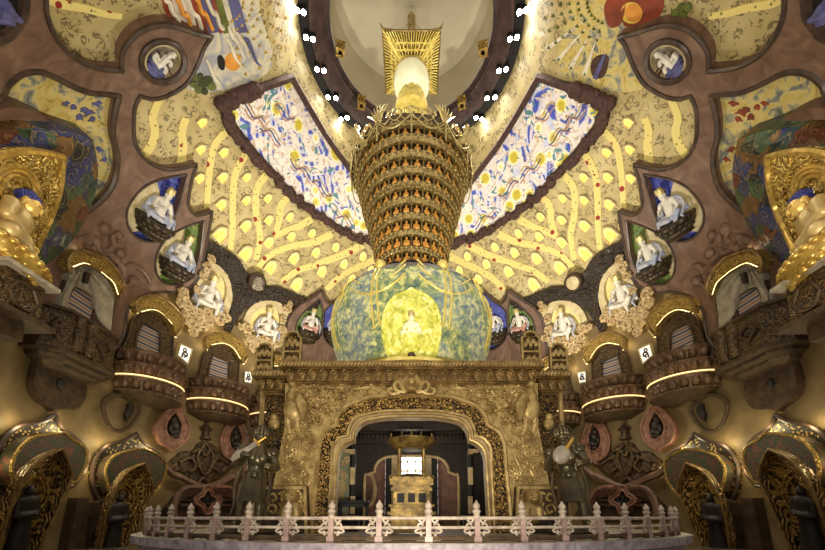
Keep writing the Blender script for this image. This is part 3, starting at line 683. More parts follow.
for s in SIDES:
    sd = side(s)
    back_panel('niche_back', T1, m_bluebg, .03, s, 'blue painted back of the upper teardrop niche in the %s brown lattice' % sd)
    back_panel('niche_back', T2, m_greenbg, .03, s, 'green painted back of the lower teardrop niche in the %s brown lattice' % sd)
    for q, nm in ((T1L, 'upper'), (T2L, 'lower')):
        tag(obj('cream_niche_lining', panel(MB(), q, (), .1, -.1, 6, s), m_cream), 'curved cream lining in the %s teardrop niche of the %s brown lattice' % (nm, sd), 'niche')
    m, h = FR(156, 219, 175, 184, s, .35, .5); seated(m @ M.Scale(h*.92, 4), 'white seated statue on a dark lotus in the blue upper teardrop niche on the '+sd, me_srobe)
    m, h = FR(178, 264, 194, 232, s, .35, .5); seated(m @ M.Scale(h*.92, 4), 'white seated statue on a dark lotus in the green teardrop niche on the '+sd, me_srobe)
    lat = struct('trim_%d' % (8 if s < 0 else 9), panel(MB(), LAT2, [T3, T4], .6, -.1, 6, s), m_brown)
    b = MB(); wire(b, [p for p in LAT2 if p[1] < 363], .62, .12, s); wire(b, T3, .6, .09, s, True); wire(b, T4, .6, .09, s, True)
    struct('rim_moulding', b, m_rim, lat)
    back_panel('niche_back', T3, m_greenbg, .03, s, 'green painted back of the small teardrop niche left of the crystal bell' if s < 0 else 'green painted back of the small teardrop niche right of the crystal bell')
    back_panel('niche_back', T4, m_bluebg, .03, s, 'blue painted back of the teardrop niche half hidden by the crystal bell on the '+sd)
    m, h = FR(310, 330, 315.5, 306, s, .5, .7); seated(m @ M.Scale(h*.95, 4), 'small white seated statue in the green teardrop niche just %s of the crystal bell' % sd, me_srobe2)
    m, h = FR(337, 331, 342, 305, s, .5, .7); seated(m @ M.Scale(h*.95, 4), 'white statue in the blue niche partly behind the crystal bell on the '+sd, me_srobe)
    # round medallion in the tip of the lattice
    t = thing('round_medallion', 'round glass medallion with white figure in the %s lattice tip near the ceiling' % sd, 'medallion', S(163, 62, .5, s))
    b = MB(); 
    for r, o, k in ((22.5, .58, .1), (20.5, .58, .09)): wire(b, circ(163, 62, r, r*.95, 40), o, k, s, True, 8)
    obj('ring_moulding', b, m_rim, t)
    obj('cream_rim', panel(MB(), circ(163, 62, 20, 19, 32), [circ(163, 62, 16.6, 15.6, 32)], .42, 0, 0, s), m_cream, t)
    obj('back_plate', panel(MB(), circ(163, 62, 17, 16, 32), (), .1, -.1, 5, s), m_edge, t)
    b = MB(); rnd = random.Random(2)
    for i in range(34): b.ell(S(155.5+rnd.uniform(-6.5, 5), 68+rnd.uniform(-9, 6), .3, s), rnd.uniform(.12, .26), 8, 6)
    obj('blue_waves', b, m_paintblue, t)
    b = MB()
    for q, r in (([(157,66),(163,62),(168,57)], .15), ([(168,57),(172,55),(176,54)], .1), ([(158,64),(154,58),(158,54)], .1), ([(163,64),(166,69),(164,73)], .1), ([(159,60),(157,55)], .08), ([(167,60),(171,62),(170,66)], .09)): wire(b, spl(q, False, 3), .5, r, s)
    b.ell(S(173, 55, .5, s), .14, 10, 8)
    obj('figure', b, m_white, t)
    # scaly dark band that edges the dome
    BAND = spl([(205,236,1),(212,243),(225,249.5),(238,259),(247,273),(254,286),(262,288.5),(279,288),(294,294),(307,299),(322,303,1),(310,311),(297,306),(284,303.5),(268,300.5),(250,306),(238,319),(228,338,1),(226,322),(231,311),(233,295),(229,278),(218,265),(205,261,1)])
    tag(obj('scaly_band', panel(MB(), BAND, (), .5, -.2, 4, s, lambda x, y: .12*sin(x*1.9)*sin(y*1.9)), m_scale), 'dark scaly relief band edging the gold dome on the '+sd, 'carving')
    # round lamp boss on that band
    m, h = FR(254, 290, 257, 272, s, .5)
    t = thing('round_boss', 'round dark drum boss on the scaly band at the dome edge, '+sd, 'boss', m @ M.Translation((0, 0, h*.5)))
    b = MB().lathe([(h*.36,.3),(h*.46,.1),(h*.5,-.1),(h*.5,-.5),(h*.42,-.62),(h*.4,-.5),(0,-.46)], 28); b.v = [V((v.x, v.z, v.y)) for v in b.v]
    obj('drum', b, m_rim, t, world=False)
    b = MB().lathe([(0,-.6),(h*.3,-.58),(h*.37,-.5)], 24); b.v = [V((v.x, v.z, v.y)) for v in b.v]
    if s > 0: obj('cream_disc', b, m_cream, t, world=False)
    else:
        b = MB()
        for i in range(7): b.box((0, -.56, (i-3)*h*.1), (h*.5*cos((i-3)*.3), .14, h*.06))
        for i in range(10):
            a = i*pi/5; b.ell((h*.26*sin(a), -.6, -h*.2+h*.12*cos(a)), h*.07, 7, 5)
        obj('lotus_grille', b, m_edge, t, world=False)
    # cloud niches
    for n, (rc, rim, cl, sb_, st) in enumerate((
        (spl([(204,300),(203,285),(209,276),(218,273.5),(225,281),(226.5,292),(224,303),(216,313),(208,312)]),
         spl([(203,262),(212,263.5),(224,266.5),(232,279),(234,293),(231.5,304),(227,316),(218,322),(205,318),(199,304),(197,285)]),
         [(183,294,6),(181,303,5.5),(186,305,6),(190,313,6.5),(197,313,7),(206,314,7),(214,315,6.5),(222,311,6),(226,318,5),(200,324,8),(193,332,5),(208,322,6),(207,267,5),(203,276,4.5),(211,259,4.5),(197,290,4),(190,322,6),(219,321,5),(184,314,4)],
         (206, 306, 216, 275), 'larger'),
        (spl([(250,325),(252,316),(258,310),(268,305),(277,309),(280,320),(278,333),(266,340),(254,337)]),
         spl([(243,326),(247,312),(256,303),(268,299.5),(281,303.5),(288,313),(290,330),(284,345),(265,350),(247,345)]),
         [(247,329,6.5),(249,338,5.5),(257,341,7),(266,342,7.5),(275,342,7),(287,309,5.5),(283,319,4.5),(282,330,5.5),(285,338,5),(254,348,6),(260,350,6),(270,350,5),(241,327,4),(290,304,3.5)],
         (266, 335, 271, 307), 'smaller'))):
        t = thing('cloud_niche', '%s round niche with carved cloud rosettes beside the scaly band on the %s' % (st, sd), 'niche', S(rc[0][0], rc[0][1], .3, s))
        obj('pale_rim', panel(MB(), rim, [rc], .42, -.1, 6, s), m_cream, t)
        obj('painted_back', panel(MB(), rc, (), .05, -.1, 6, s), m_creambg, t)
        for x, y, r in cl:
            b = MB(); k = r*.072
            m = frame(S(x, y, .75, s), V((0, 0, 1)), N(x, y, s)); mm = m.to_3x3()
            b.ell(S(x, y, .5, s), k*.85, 12, 8)
            b.tube([m @ V((k*(1-j/22)*cos(j*.62+x), -.3*k-.35*k*j/16, k*(1-j/22)*sin(j*.62+x))) for j in range(17)], [k*.27*(1-j/30) for j in range(17)], 6)
            for j in range(6):
                a = j*pi/3+y; b.ell(m @ V((k*.8*cos(a), -.1*k, k*.8*sin(a))), k*.38, 8, 6)
            obj('cloud_rosette', b, m_sand, t)
        m, h = FR(*sb_, s, .5, .75)
        seated(m @ M.Scale(h*1.05, 4), 'white crowned statue seated in the %s cloud niche beside the scaly band, %s' % (st, sd), me_srobe3, False)
GLOWS = []
# --- arched windows, gilt hoods, balconies
EYE = [
 (spl([(70,272,1),(68,263),(72,255),(80,250.5),(93,253.5),(107,259,1),(118,272),(124,287),(119.5,298,1)], False, 5), spl([(118,295,1),(113.4,283),(103.5,274,1),(98,270),(85,263.6),(73,267,1)], False, 5)),
 (spl([(138,313,1),(136.5,304),(143,297.5),(156,296),(170,302.5),(180.5,314),(183,325),(175.5,336,1)], False, 5), spl([(173.5,326,1),(164,315.5),(153,310),(141,312,1)], False, 5)),
 (spl([(207,349,1),(207,338),(217,332.5),(229,333.5),(241,342.5),(247.5,354),(243.5,363,1)], False, 5), spl([(240,359,1),(233,348.5),(223,343.5),(211.5,345,1)], False, 5)),
 (spl([(262,372,1),(261,362),(269,356),(281,356),(293,364),(297,374),(294,381,1)], False, 5), spl([(291,377,1),(284,369),(275,366),(265,369,1)], False, 5))]
WIN = [(spl([(52,330,1),(60,300),(69,272),(80,262),(95,265),(106,274),(115,290),(114,310),(110,338,1)]), [(64,330,1),(68,303),(75,287),(96,297),(95,308),(89,330,1)]),
 (spl([(117,357,1),(127,340),(134,318),(145,311),(158,311),(169,322),(173,335),(172,366,1)]), [(134,360),(137,334),(143,322),(161,333),(161,360)]),
 (spl([(194,390,1),(200,372),(206,350),(214,344.5),(225,345),(236,355),(239,365),(236,395,1)]), [(207,388),(209,368),(213,355),(229.5,363),(229,388)]),
 (spl([(254,402,1),(260,385),(263,372),(270,367),(280,367),(289,376),(291,388),(288,405,1)]), [(265,400),(267,384),(270,376),(283,383),(282,400)])]
ORD = ['nearest', 'second', 'third', 'farthest']
for s in SIDES:
    sd = side(s)
    for i in range(4):
        wl = '%s arched balcony window on the %s wall' % (ORD[i], sd)
        ow, iw = WIN[i]; t = thing('arched_window', wl+' with striped blind', 'window', S(ow[0][0], ow[0][1], .2, s))
        iw = [(a[0], a[1]) for a in iw]
        obj('frame', panel(MB(), ow, [iw], .3 if i else .8, -.1, 6, s), m_dkbronze if i else m_rim, t)
        obj('blind', panel(MB(), iw, (), .1 if i else .66, -.1, 6, s), m_blind, t)
        if i:
            b = MB(); wire(b, iw, .36, .07, s, True); wire(b, [p for p in ow], .34, .08, s, True); obj('frame_bead', b, m_bronze, t)
        o, q = EYE[i]; GLOWS.append((S(o[len(o)//3][0], o[len(o)//3][1]-3, .5, s), 22)); GLOWS.append((S(o[0][0]-3, o[0][1]-4, .5, s), 18)); GLOWS.append((S(o[-1][0]+3, o[-1][1]-6, .5, s), 18))
        e = thing('arch_hood', 'lit gilt carved hood over the '+wl, 'hood', S(o[3][0], o[3][1], .5, s))
        ey = o+q
        obj('hood_panel', panel(MB(), ey, (), 1.15, .6, 3, s, lambda x, y: .06*sin(x*1.6)*sin(y*1.6)), m_goldcarve, e)
        b = MB(); wire(b, o, 1.18, .1, s); wire(b, q, 1.18, .09, s); obj('hood_rim', b, m_cornice, e)
        obj('led_strip', wire(MB(), [(x+(.3 if i else .2), y-.3) for x, y in q], 1.24, .03, s), m_led, e)
        gl = [(x, y+1.2) for x, y in o]
        obj('led_back_strip', wire(MB(), gl, .35, .06, s), m_led, e)
        # balconies
        if i:
            phi = (0, 72.3, 56, 40.5)[i]; m = WF(phi+(0 if s < 0 else 2.0), 8.3, s); R = (0, 2.28, 2.38, 2.3)[i]
            t = thing('lotus_balcony', 'curved lotus petal balcony under the '+wl, 'balcony', m)
            aa = 1.62
            b = MB().lathe([(R*.3,-.42),(R*.55,-.38),(R*.75,-.2),(R*.96,-.02),(R*1.02,.06),(R*.98,.1),(R*.92,.1)], 40, -aa, aa)
            obj('underside', b, m_bronze, t, world=False)
            b = MB().lathe([(R*.95,.95),(R*1.05,1.0),(R*1.03,1.08),(R*.9,1.1)], 40, -aa, aa); obj('light_ledge', b, m_cream, t, world=False)
            obj('led_strip', MB().tube([(R*1.03*sin(a), -R*1.03*cos(a), 1.12) for a in [-aa+2*aa*k/40 for k in range(41)]], .05, 5), m_led_soft, t, world=False)
            for (z0, z1, r0, r1, n) in ((.1, .97, .86, 1.0, 11), (1.12, 1.93, .84, 1.06, 11), (1.98, 2.82, .84, 1.02, 11)):
                def bulge(r, z, a, z0=z0, z1=z1, n=n):
                    u = ((a+aa)/(2*aa)*n) % 1; v = (z-z0)/(z1-z0)
                    d = max(0, 1-((u-.5)/.40)**2-((v-.45)/.40)**2)
                    return r+.24*sqrt(d)+.06*(v > .8)
                pr = [(R*(r0+(r1-r0)*k/16), z0+(z1-z0)*k/16) for k in range(17)]+[(R*(r1-.06), z1+.02)]
                obj('petal_row', MB().lathe(pr, n*16, -aa, aa, fn=bulge), m_petal, t, world=False)
            for (z, r, n) in ((1.0, 1.02, 44), (1.95, 1.07, 44), (2.86, 1.03, 44), (.1, 1.0, 44)):
                b = MB()
                for k in range(n): a = -aa+2*aa*(k+.5)/n; b.ell((R*r*sin(a), -R*r*cos(a), z), (.1, .07, .07), 6, 5, RZ(a))
                obj('beaded_rim', b, m_petal, t, world=False)
            obj('deck', MB().lathe([(R*.9, 1.9), (.01, 1.9)], 30, -aa, aa), m_bronze, t, world=False)
    # first balcony: faceted box on a shield bracket, gauze over its window
    m = WF(88.5 if s < 0 else 90, 8.6, s); t = thing('carved_balcony', 'faceted carved dark balcony box on a shield bracket, nearest on the %s wall' % sd, 'balcony', m)
    def fac(k, z): return [(x*k, y*k, z) for x, y in ((-2.3, .0), (-2.3, -1.0), (-1.5, -1.75), (1.5, -1.75), (2.3, -1.0), (2.3, .0))]
    def loft(rows):
        b = MB(); vs = [p for r in rows for p in r]; n = len(rows[0])
        return b.add(vs, [(i*n+j, i*n+j+1, (i+1)*n+j+1, (i+1)*n+j) for i in range(len(rows)-1) for j in range(n-1)]+[tuple(range(n)), tuple((len(rows)-1)*n+j for j in range(n))])
    obj('box', loft([fac(1, .35), fac(1, 2.3)]), m_dkbronze, t, False, False)
    obj('top_rail', loft([fac(1, 2.3), fac(1.07, 2.36), fac(1.07, 2.5), fac(1.0, 2.6)]), m_bronze, t, False, False)
    obj('base_moulding', loft([fac(.6, -.62), fac(.72, -.45), fac(.74, -.3), fac(.9, -.18), fac(.92, .0), fac(1.07, .1), fac(1.07, .28), fac(1.0, .35)]), m_bronze, t, False, False)
    for x in (-.95, -.2):
        b = MB().lathe([(.25,.35),(.3,.5),(.26,.7),(.3,1.3),(.26,1.95),(.32,2.15),(.26,2.3)], 14, c=(x, -1.72, 0)); obj('pilaster', b, m_dkbronze, t, world=False)
    for (x, w) in ((.75, .62), (-1.9, .3)):
        b = MB().ext([(x-w, 1.35), (x, 1.95), (x+w, 1.35), (x, .75)], -1.86 if x > 0 else -1.5, -1.6 if x > 0 else -1.2, [[(x-w*.6, 1.35), (x, 1.7), (x+w*.6, 1.35), (x, 1.0)]]); b.ell((x, -1.76 if x > 0 else -1.4, 1.35), (.28*w/.6, .12, .2), 10, 6); obj('lozenge_panel', b, m_bronze, t, world=False)
    SH = spl([(40,358,1),(36,372),(34,384),(37,394),(42,401),(50,406),(55,411.5,1),(62,409),(76,409),(84,402),(87,392),(86,372),(92,358,1)])
    obj('shield_bracket', panel(MB(), SH, (), .45, -.1, 6, s), m_bronze, t)
    obj('bracket_boss', MB().ell(S(60, 383.5, .5, s), (.2, .2, .3), 10, 8), m_black, t)
    t = thing('gauze_drape', 'grey gauze drape hung round the nearest arched window on the %s wall' % sd, 'drape', S(90, 270, .5, s))
    GZ = spl([(60,310,1),(66,290),(71,272),(80,264),(93,267.5),(104,276),(114,294),(113,310),(111,331,1),(104,326),(97,314),(95,305),(92,296),(84,290),(75,287),(70,295),(68,308,1)])
    obj('gathered_cloth', panel(MB(), GZ, (), .95, .3, 1.6, s, lambda x, y: .09*sin(22*atan2(y-262, x-84))), m_drape, t)
    obj('dark_tab', panel(MB(), [(87,272),(91,274),(88,284),(85,282)], (), 1.15, .8, 0, s), m_dark, t)
    # lit picture signs
    for k, q in enumerate(([(181.4,344.5),(192,349.6),(188,363),(178.5,355)], [(245.5,371.6),(253,373),(251,382.5),(245,381.5)])):
        cx = sum(a[0] for a in q)/4; cy = sum(a[1] for a in q)/4
        t = thing('picture_sign', 'small lit white picture sign %s on the %s wall' % ('between the second and third arched windows' if k == 0 else 'right beside the gilded gate', sd), 'sign', S(cx, cy, .3, s))
        obj('frame', panel(MB(), [(cx+(x-cx)*1.16, cy+(y-cy)*1.16) for x, y in q], [q], .34, 0, 0, s), m_cream, t)
        obj('lightbox', panel(MB(), q, (), .25, 0, 0, s), m_sign, t)
        w = 1 if k == 0 else .75; b = MB()
        wire(b, circ(cx, cy-3*w, 1.5*w, 1.7*w, 12), .42, .05, s, True); wire(b, spl([(cx-3*w,cy+4*w),(cx-2*w,cy),(cx,cy-.6*w),(cx+2*w,cy),(cx+2*w,cy+3*w),(cx-1*w,cy+4*w)], False, 3), .42, .06, s)
        wire(b, [(cx-1.2*w,cy+1*w),(cx+.6*w,cy+2.6*w)], .42, .06, s); obj('ink_figure', b, m_ink, t)
    # lens-shaped niche under the second balcony
    LN = spl([(103,405),(108,397),(118,394),(130,398),(139,408),(136,418),(128,428),(118,431),(108,424)])
    t = thing('lens_niche', 'olive lens shaped niche with dark ornament under the second balcony, '+sd, 'niche', S(118, 415, .2, s))
    obj('rim', wire(MB(), LN, .3, .12, s, True, 8), m_bronze, t); obj('back', panel(MB(), LN, (), .04, -.1, 6, s), m_wall, t)
    obj('ornament', panel(MB(), spl([(129,403,1),(134,408),(132,416),(127,421,1),(126,414),(128,410)]), (), .3, 0, 4, s), m_darkstat, t)
    # rose stone mandorla medallions
    for k, (cx, cy, w, h, tx) in enumerate(((173, 428, 16.5, 23, 4), (235, 440, 13.5, 24, 6))):
        o = spl([(cx+tx, cy-h*1.1, 1), (cx-w*.55, cy-h*.62), (cx-w, cy-h*.05), (cx-w*.8, cy+h*.6), (cx-w*.2, cy+h*.85), (cx-1, cy+h, 1), (cx+w*.3, cy+h*.84), (cx+w*.8, cy+h*.5), (cx+w, cy-h*.05), (cx+w*.7, cy-h*.55)])
        q = [(cx+1+(x-cx)*.5, cy-2+(y-cy)*.62) for x, y in o]
        t = thing('leaf_medallion', 'rose stone leaf shaped medallion with dark figure %s, %s' % (('below the second balcony', sd) if k == 0 else ('beside the armoured guardian', sd)), 'medallion', S(cx, cy, .3, s))
        obj('leaf_frame', panel(MB(), o, [q], .5, -.1, 3, s, lambda x, y: .07*sin(x*1.2)*sin(y*1.2)), m_pink, t)
        b = MB(); wire(b, o, .5, .11, s, True); wire(b, q, .5, .09, s, True); obj('leaf_rim', b, m_pink, t)
        obj('dark_back', panel(MB(), q, (), .1, -.1, 6, s), m_bronze, t)
        b = MB(); b.ell(S(cx+1, cy-8, .55, s), (.22, .2, .26)); b.ell(S(cx+1, cy-3, .5, s), (.36, .25, .36)); b.ell(S(cx+1, cy+4, .5, s), (.5, .3, .28)); b.ell(S(cx+1, cy+8, .45, s), (.4, .3, .2)); b.ell(S(cx-2, cy, .55, s), (.15, .2, .3)); b.ell(S(cx+4, cy, .55, s), (.15, .2, .3))
        obj('figure', b, m_darkstat, t)
    # bronze crest with lantern above and wheel arch below
    CR = spl([(205,440,1),(198,444),(193,451),(183,451),(178,455),(170,462),(173,469),(182,471),(188,477),(195,480),(202,486),(210,484),(217,478),(228,471),(233,464),(224,461),(221,452),(215,446)])
    t = thing('bronze_crest', 'dark bronze scrolled crest relief low on the %s wall' % sd, 'relief', S(203, 465, .3, s))
    obj('crest_plate', panel(MB(), CR, (), .35, -.1, 3, s, lambda x, y: .12*sin(x*.8+y*.3)*sin(y*.7)), m_bronze, t)
    b = MB(); rnd = random.Random(8)
    for q in ([(205,443),(198,455),(200,468),(205,476)],[(206,443),(213,455),(211,468),(205,476)],[(180,462),(190,458),(196,466),(190,472)],[(228,463),(218,458),(213,466),(219,472)],[(192,453),(200,449),(205,456)],[(218,452),(211,449),(206,456)],[(198,484),(203,478),(210,483)]): wire(b, spl(q, False, 4), .55, .13, s)
    obj('scrolls', b, m_dkbronze, t)
    m = FW(206, 436, s, .35); t = thing('wall_lantern', 'small dark pagoda lantern above the bronze crest on the %s wall' % sd, 'lantern', m)
    b = MB().lathe([(.0,-.35),(.42,-.3),(.4,-.15),(.26,-.1),(.26,.45),(.46,.5),(.4,.62),(.2,.8),(.12,.95),(.14,1.05),(0,1.2)], 12); obj('lantern_body', b, m_bronze, t, world=False)
    b = MB().box((0, -.25, .18), (.16, .06, .36)); obj('lantern_window', b, m_black, t, world=False)
    t = thing('wheel_arch', 'rose stone lobed frame holding a dark wheel, behind the railing on the '+sd, 'arch', S(208, 500, .4, s))
    q4 = [(208+(11+2.6*cos(4*a))*sin(a), 500-(12+2.6*cos(4*a))*cos(a)*1.0) for a in [2*pi*k/48 for k in range(48)]]
    i4 = [(208+(x-208)*.66, 500+(y-500)*.66) for x, y in q4]
    obj('lobed_frame', panel(MB(), q4, [i4], .9, -.1, 0, s), m_pink, t); b = MB(); wire(b, q4, .9, .1, s, True); wire(b, i4, .9, .09, s, True); obj('frame_bead', b, m_pink, t)
    obj('recess', panel(MB(), i4, (), .1, -.1, 6, s), m_bronze, t)
    b = MB(); wire(b, circ(208, 498, 5.2, 5.8, 20), .7, .1, s, True)
    for k in range(8): wire(b, [(208, 498), (208+5.2*sin(k*pi/4), 498+5.8*cos(k*pi/4))], .7, .06, s)
    obj('wheel', b, m_darkstat, t)
    t = thing('ribbed_canopy', 'curved ribbed stone canopies flanking the wheel arch on the '+sd, 'canopy', S(185, 495, .4, s))
    for sg, x0 in ((-1, 196), (1, 220)):
        b = MB()
        for k in range(5):
            q = spl([(x0+sg*(-4), 487+k*1.5), (x0+sg*(10+k*1.2), 488+k*2.4), (x0+sg*(24+k*.6)*.8, 497+k*3.2), (x0+sg*(31-k*2)*.8, 517+k)], False, 5)
            wire(b, q, 1.25-.15*k, .18, s)
        obj('ribs', b, m_brown if sg < 0 else m_pink, t)
        b = MB(); wire(b, spl([(206, 488), (206+sg*12, 484), (206+sg*26, 477), (206+sg*34, 474), (206+sg*46, 462)], False, 5), .6, .28, s); obj('ogee_moulding', b, m_brown, t)
    obj('dark_recess', panel(MB(), spl([(164,520),(170,500),(184,490),(205,486),(232,490),(246,502),(250,520)]), (), .06, -.1, 6, s), m_bronze, t)
    for k in range(3): obj('tile_row', wire(MB(), [(180+k*2, 505-k*5), (236-k*2, 505-k*5)], .3, .12, s), m_brown, t)
    # ogee heads with painted panels, leaning mandorlas with dark standing figures
    for k, (po, pi_, lm, st, nm) in enumerate((
        ([(55,414,1),(43,421.5),(20,426.5),(5,438),(-6,460),(-4,490,1),(15,496),(74,486,1),(84,472),(87,453),(76,438),(60,426)],
         [(65,433,1),(51,434),(30.5,439),(16,454),(11.5,471),(15,486,1),(76,482,1),(84,468),(87,455),(83,446),(73,440)],
         [(62,449,1),(43,458),(25.5,476),(13,502),(4,530),(-2,560,1),(34,560,1),(51,524.5),(61,502),(71,479),(69,463)], (15,552,31,486), 'nearest the %s edge' % sd),
        ([(137,433,1),(125,440.5),(107,445.6),(97,456),(92,471),(94,489),(99,500,1),(150,496,1),(163,481),(166,463.5),(158,452),(143,442)],
         [(145,449,1),(127,451),(112,458),(105.6,471),(109.5,492,1),(153,494,1),(163,481),(166,463.5),(158,455)],
         [(144.5,463,1),(127,472),(114.5,491.5),(105.6,517),(101,545),(100,556,1),(124,556,1),(137,530),(145,509),(153,491.5),(151,478)], (110,552,121,494), 'beside the railing on the '+sd))):
        po, pi_, lm = spl(po), spl(pi_), spl(lm)
        t = thing('ogee_panel', 'pointed ogee wall panel with dotted gilt border %s' % nm, 'panel', S(po[0][0], po[0][1]+30, .3, s))
        obj('dotted_border', panel(MB(), po, (), .3, -.1, 6, s), m_perf, t)
        b = MB(); wire(b, po, .32, .12, s, True); obj('border_rim', b, m_rim, t)
        gy = sum(p[1] for p in po)/len(po); gx = sum(p[0] for p in po)/len(po); obj('led_back_strip', wire(MB(), [(gx+(x-gx)*1.0, gy+(y-gy)*1.0) for x, y in po], .1, .04, s, True), m_led, t)
        for lx, ly in ((max(p[0] for p in po)+3, gy+4), (min(p[0] for p in po)-4, gy+6), (gx+22, min(p[1] for p in po)+14), (gx-20, min(p[1] for p in po)+10)):
            GLOWS.append((S(lx, ly, .6, s), 48))
        obj('painted_panel', panel(MB(), pi_, (), 1.0, .2, 6, s), m_paintdark, t)
        b = MB(); wire(b, pi_, 1.0, .09, s, True); obj('gilt_bead', b, m_goldcarve, t)
        t = thing('leaning_mandorla', 'leaning gilt flame mandorla niche %s' % nm, 'niche', S(lm[0][0], lm[0][1]+50, 1.4, s))
        y0 = lm[0][1]
        tilt = lambda x, y, y0=y0: 1.5+1.5*(550-y)/(550-y0)
        cx = sum(p[0] for p in lm)/len(lm); cy = sum(p[1] for p in lm)/len(lm)
        dish = lambda x, y, lm=lm: -.55*min(1, dist_edge(x, y, lm)/9)
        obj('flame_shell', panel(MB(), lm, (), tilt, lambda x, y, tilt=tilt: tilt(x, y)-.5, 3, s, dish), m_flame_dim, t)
        obj('shell_rim', wire(MB(), lm, tilt, .07, s, True), m_cornice, t)
        b = MB(); hx, hy = st[2]+4, st[3]-4
        for r in (9, 13): wire(b, circ(hx, hy+8, r, r*1.5, 24), lambda x, y, tilt=tilt: tilt(x, y)-.42, .05, s, True)
        obj('halo_rings', b, m_goldcarve, t)
        m, h = FR(*st, s, 1.4, 2.2)
        t = thing('standing_figure', 'dark standing robed statue inside the leaning mandorla %s' % nm, 'statue', m @ M.Scale(h, 4))
        link('body', me_stand, t); link('robe', me_standrobe, t)
        wd = obj('plinth', panel(MB(), ([(78,498),(90,498),(84,560),(66,560)], [(98,502),(108,498),(100,560),(88,560)])[1 if k else 0], (), .7, -.1, 0, s), m_rim, None); tag(wd, 'dark slanted plinth beside the leaning mandorla '+nm, 'plinth')
# --- the two large seated buddhas
BB = [('e',(0,.02,.1),(.36,.24,.11)),('c',(-.2,0,.12),.11,(-.34,-.14,.1),.09),('c',(-.34,-.14,.1),.085,(.1,-.26,.09),.06),('c',(.2,0,.12),.11,(.34,-.14,.1),.09),('c',(.34,-.14,.1),.085,(-.1,-.24,.11),.06),
      ('c',(0,.03,.15),.19,(0,.03,.34),.165),('c',(0,.03,.34),.17,(0,.04,.47),.18),('c',(-.15,.04,.5),.09,(.15,.04,.5),.09),
      ('c',(-.21,.03,.5),.078,(-.29,-.03,.3),.07),('c',(-.29,-.03,.3),.066,(-.1,-.22,.2),.045),('c',(.21,.03,.5),.078,(.29,-.03,.3),.07),('c',(.29,-.03,.3),.066,(.1,-.22,.2),.045)]
me_bbrobe = blob('robe', BB, .012, m_robe, 3)
hd = [('c',(0,.03,.5),.07,(0,.01,.63),.062),('e',(0,-.01,.715),(.098,.11,.125)),('e',(0,-.02,.66),(.075,.085,.06)),('e',(0,-.118,.70),(.017,.022,.035)),('c',(0,-.112,.74),.012,(0,-.125,.695),.016),('e',(0,-.106,.652),(.03,.014,.01)),('e',(.1,.01,.69),(.015,.03,.07)),('e',(-.1,.01,.69),(.015,.03,.07)),('c',(-.055,-.1,.752),.01,(-.015,-.108,.748),.01),('c',(.055,-.1,.752),.01,(.015,-.108,.748),.01),('e',(0,-.23,.19),(.1,.05,.03)),
      ('c',(0,-.02,.4),.12,(0,0,.48),.12)]
hd += [('c',(x*.09,-.235,.205),.014,(x*.02,-.275,.2+.008*i),.011) for x in (-1, 1) for i in range(4)]
me_bbhead = blob('body', hd, .008, m_skin, 1)
hb = MB().ell((0,.025,.765),(.108,.112,.1),16,10); hb.ell((0,.03,.86),(.055,.055,.05),12,8)
for k in range(90):
    z = 1-1.2*(k+.5)/90; r = sqrt(max(0, 1-z*z)); a = k*2.4
    x, y = r*cos(a), r*sin(a)
    if y < -.55 and z < .25: continue
    hb.ell((.108*x, .025+.112*y, .765+.1*z), .018, 6, 4)
me_bbhair = meshof('hair', hb, m_bluehair)
eb = MB()
for x in (-1, 1): eb.tube([(x*.065,-.092,.728),(x*.04,-.108,.722),(x*.018,-.108,.726)], .005, 5)
eb.tube([(-.028,-.118,.653),(0,-.124,.651),(.028,-.118,.653)], .005, 5)
me_bbface = meshof('eyes_and_mouth', eb, m_red)
AUR = spl([(-70,160,1),(-35,152),(0,147),(18,138),(38,131),(64,130.5),(93,140,1),(98,168),(96,192),(88,214),(71,242),(48,264),(20,285),(-70,300,1)])
MAN = spl([(-70,205,1),(-45,178),(-20,161),(0,155.5),(20,151.5),(40,152),(63,157,1),(61,185),(54,210),(44,233),(33,255),(15,275),(-30,285),(-70,280,1)])
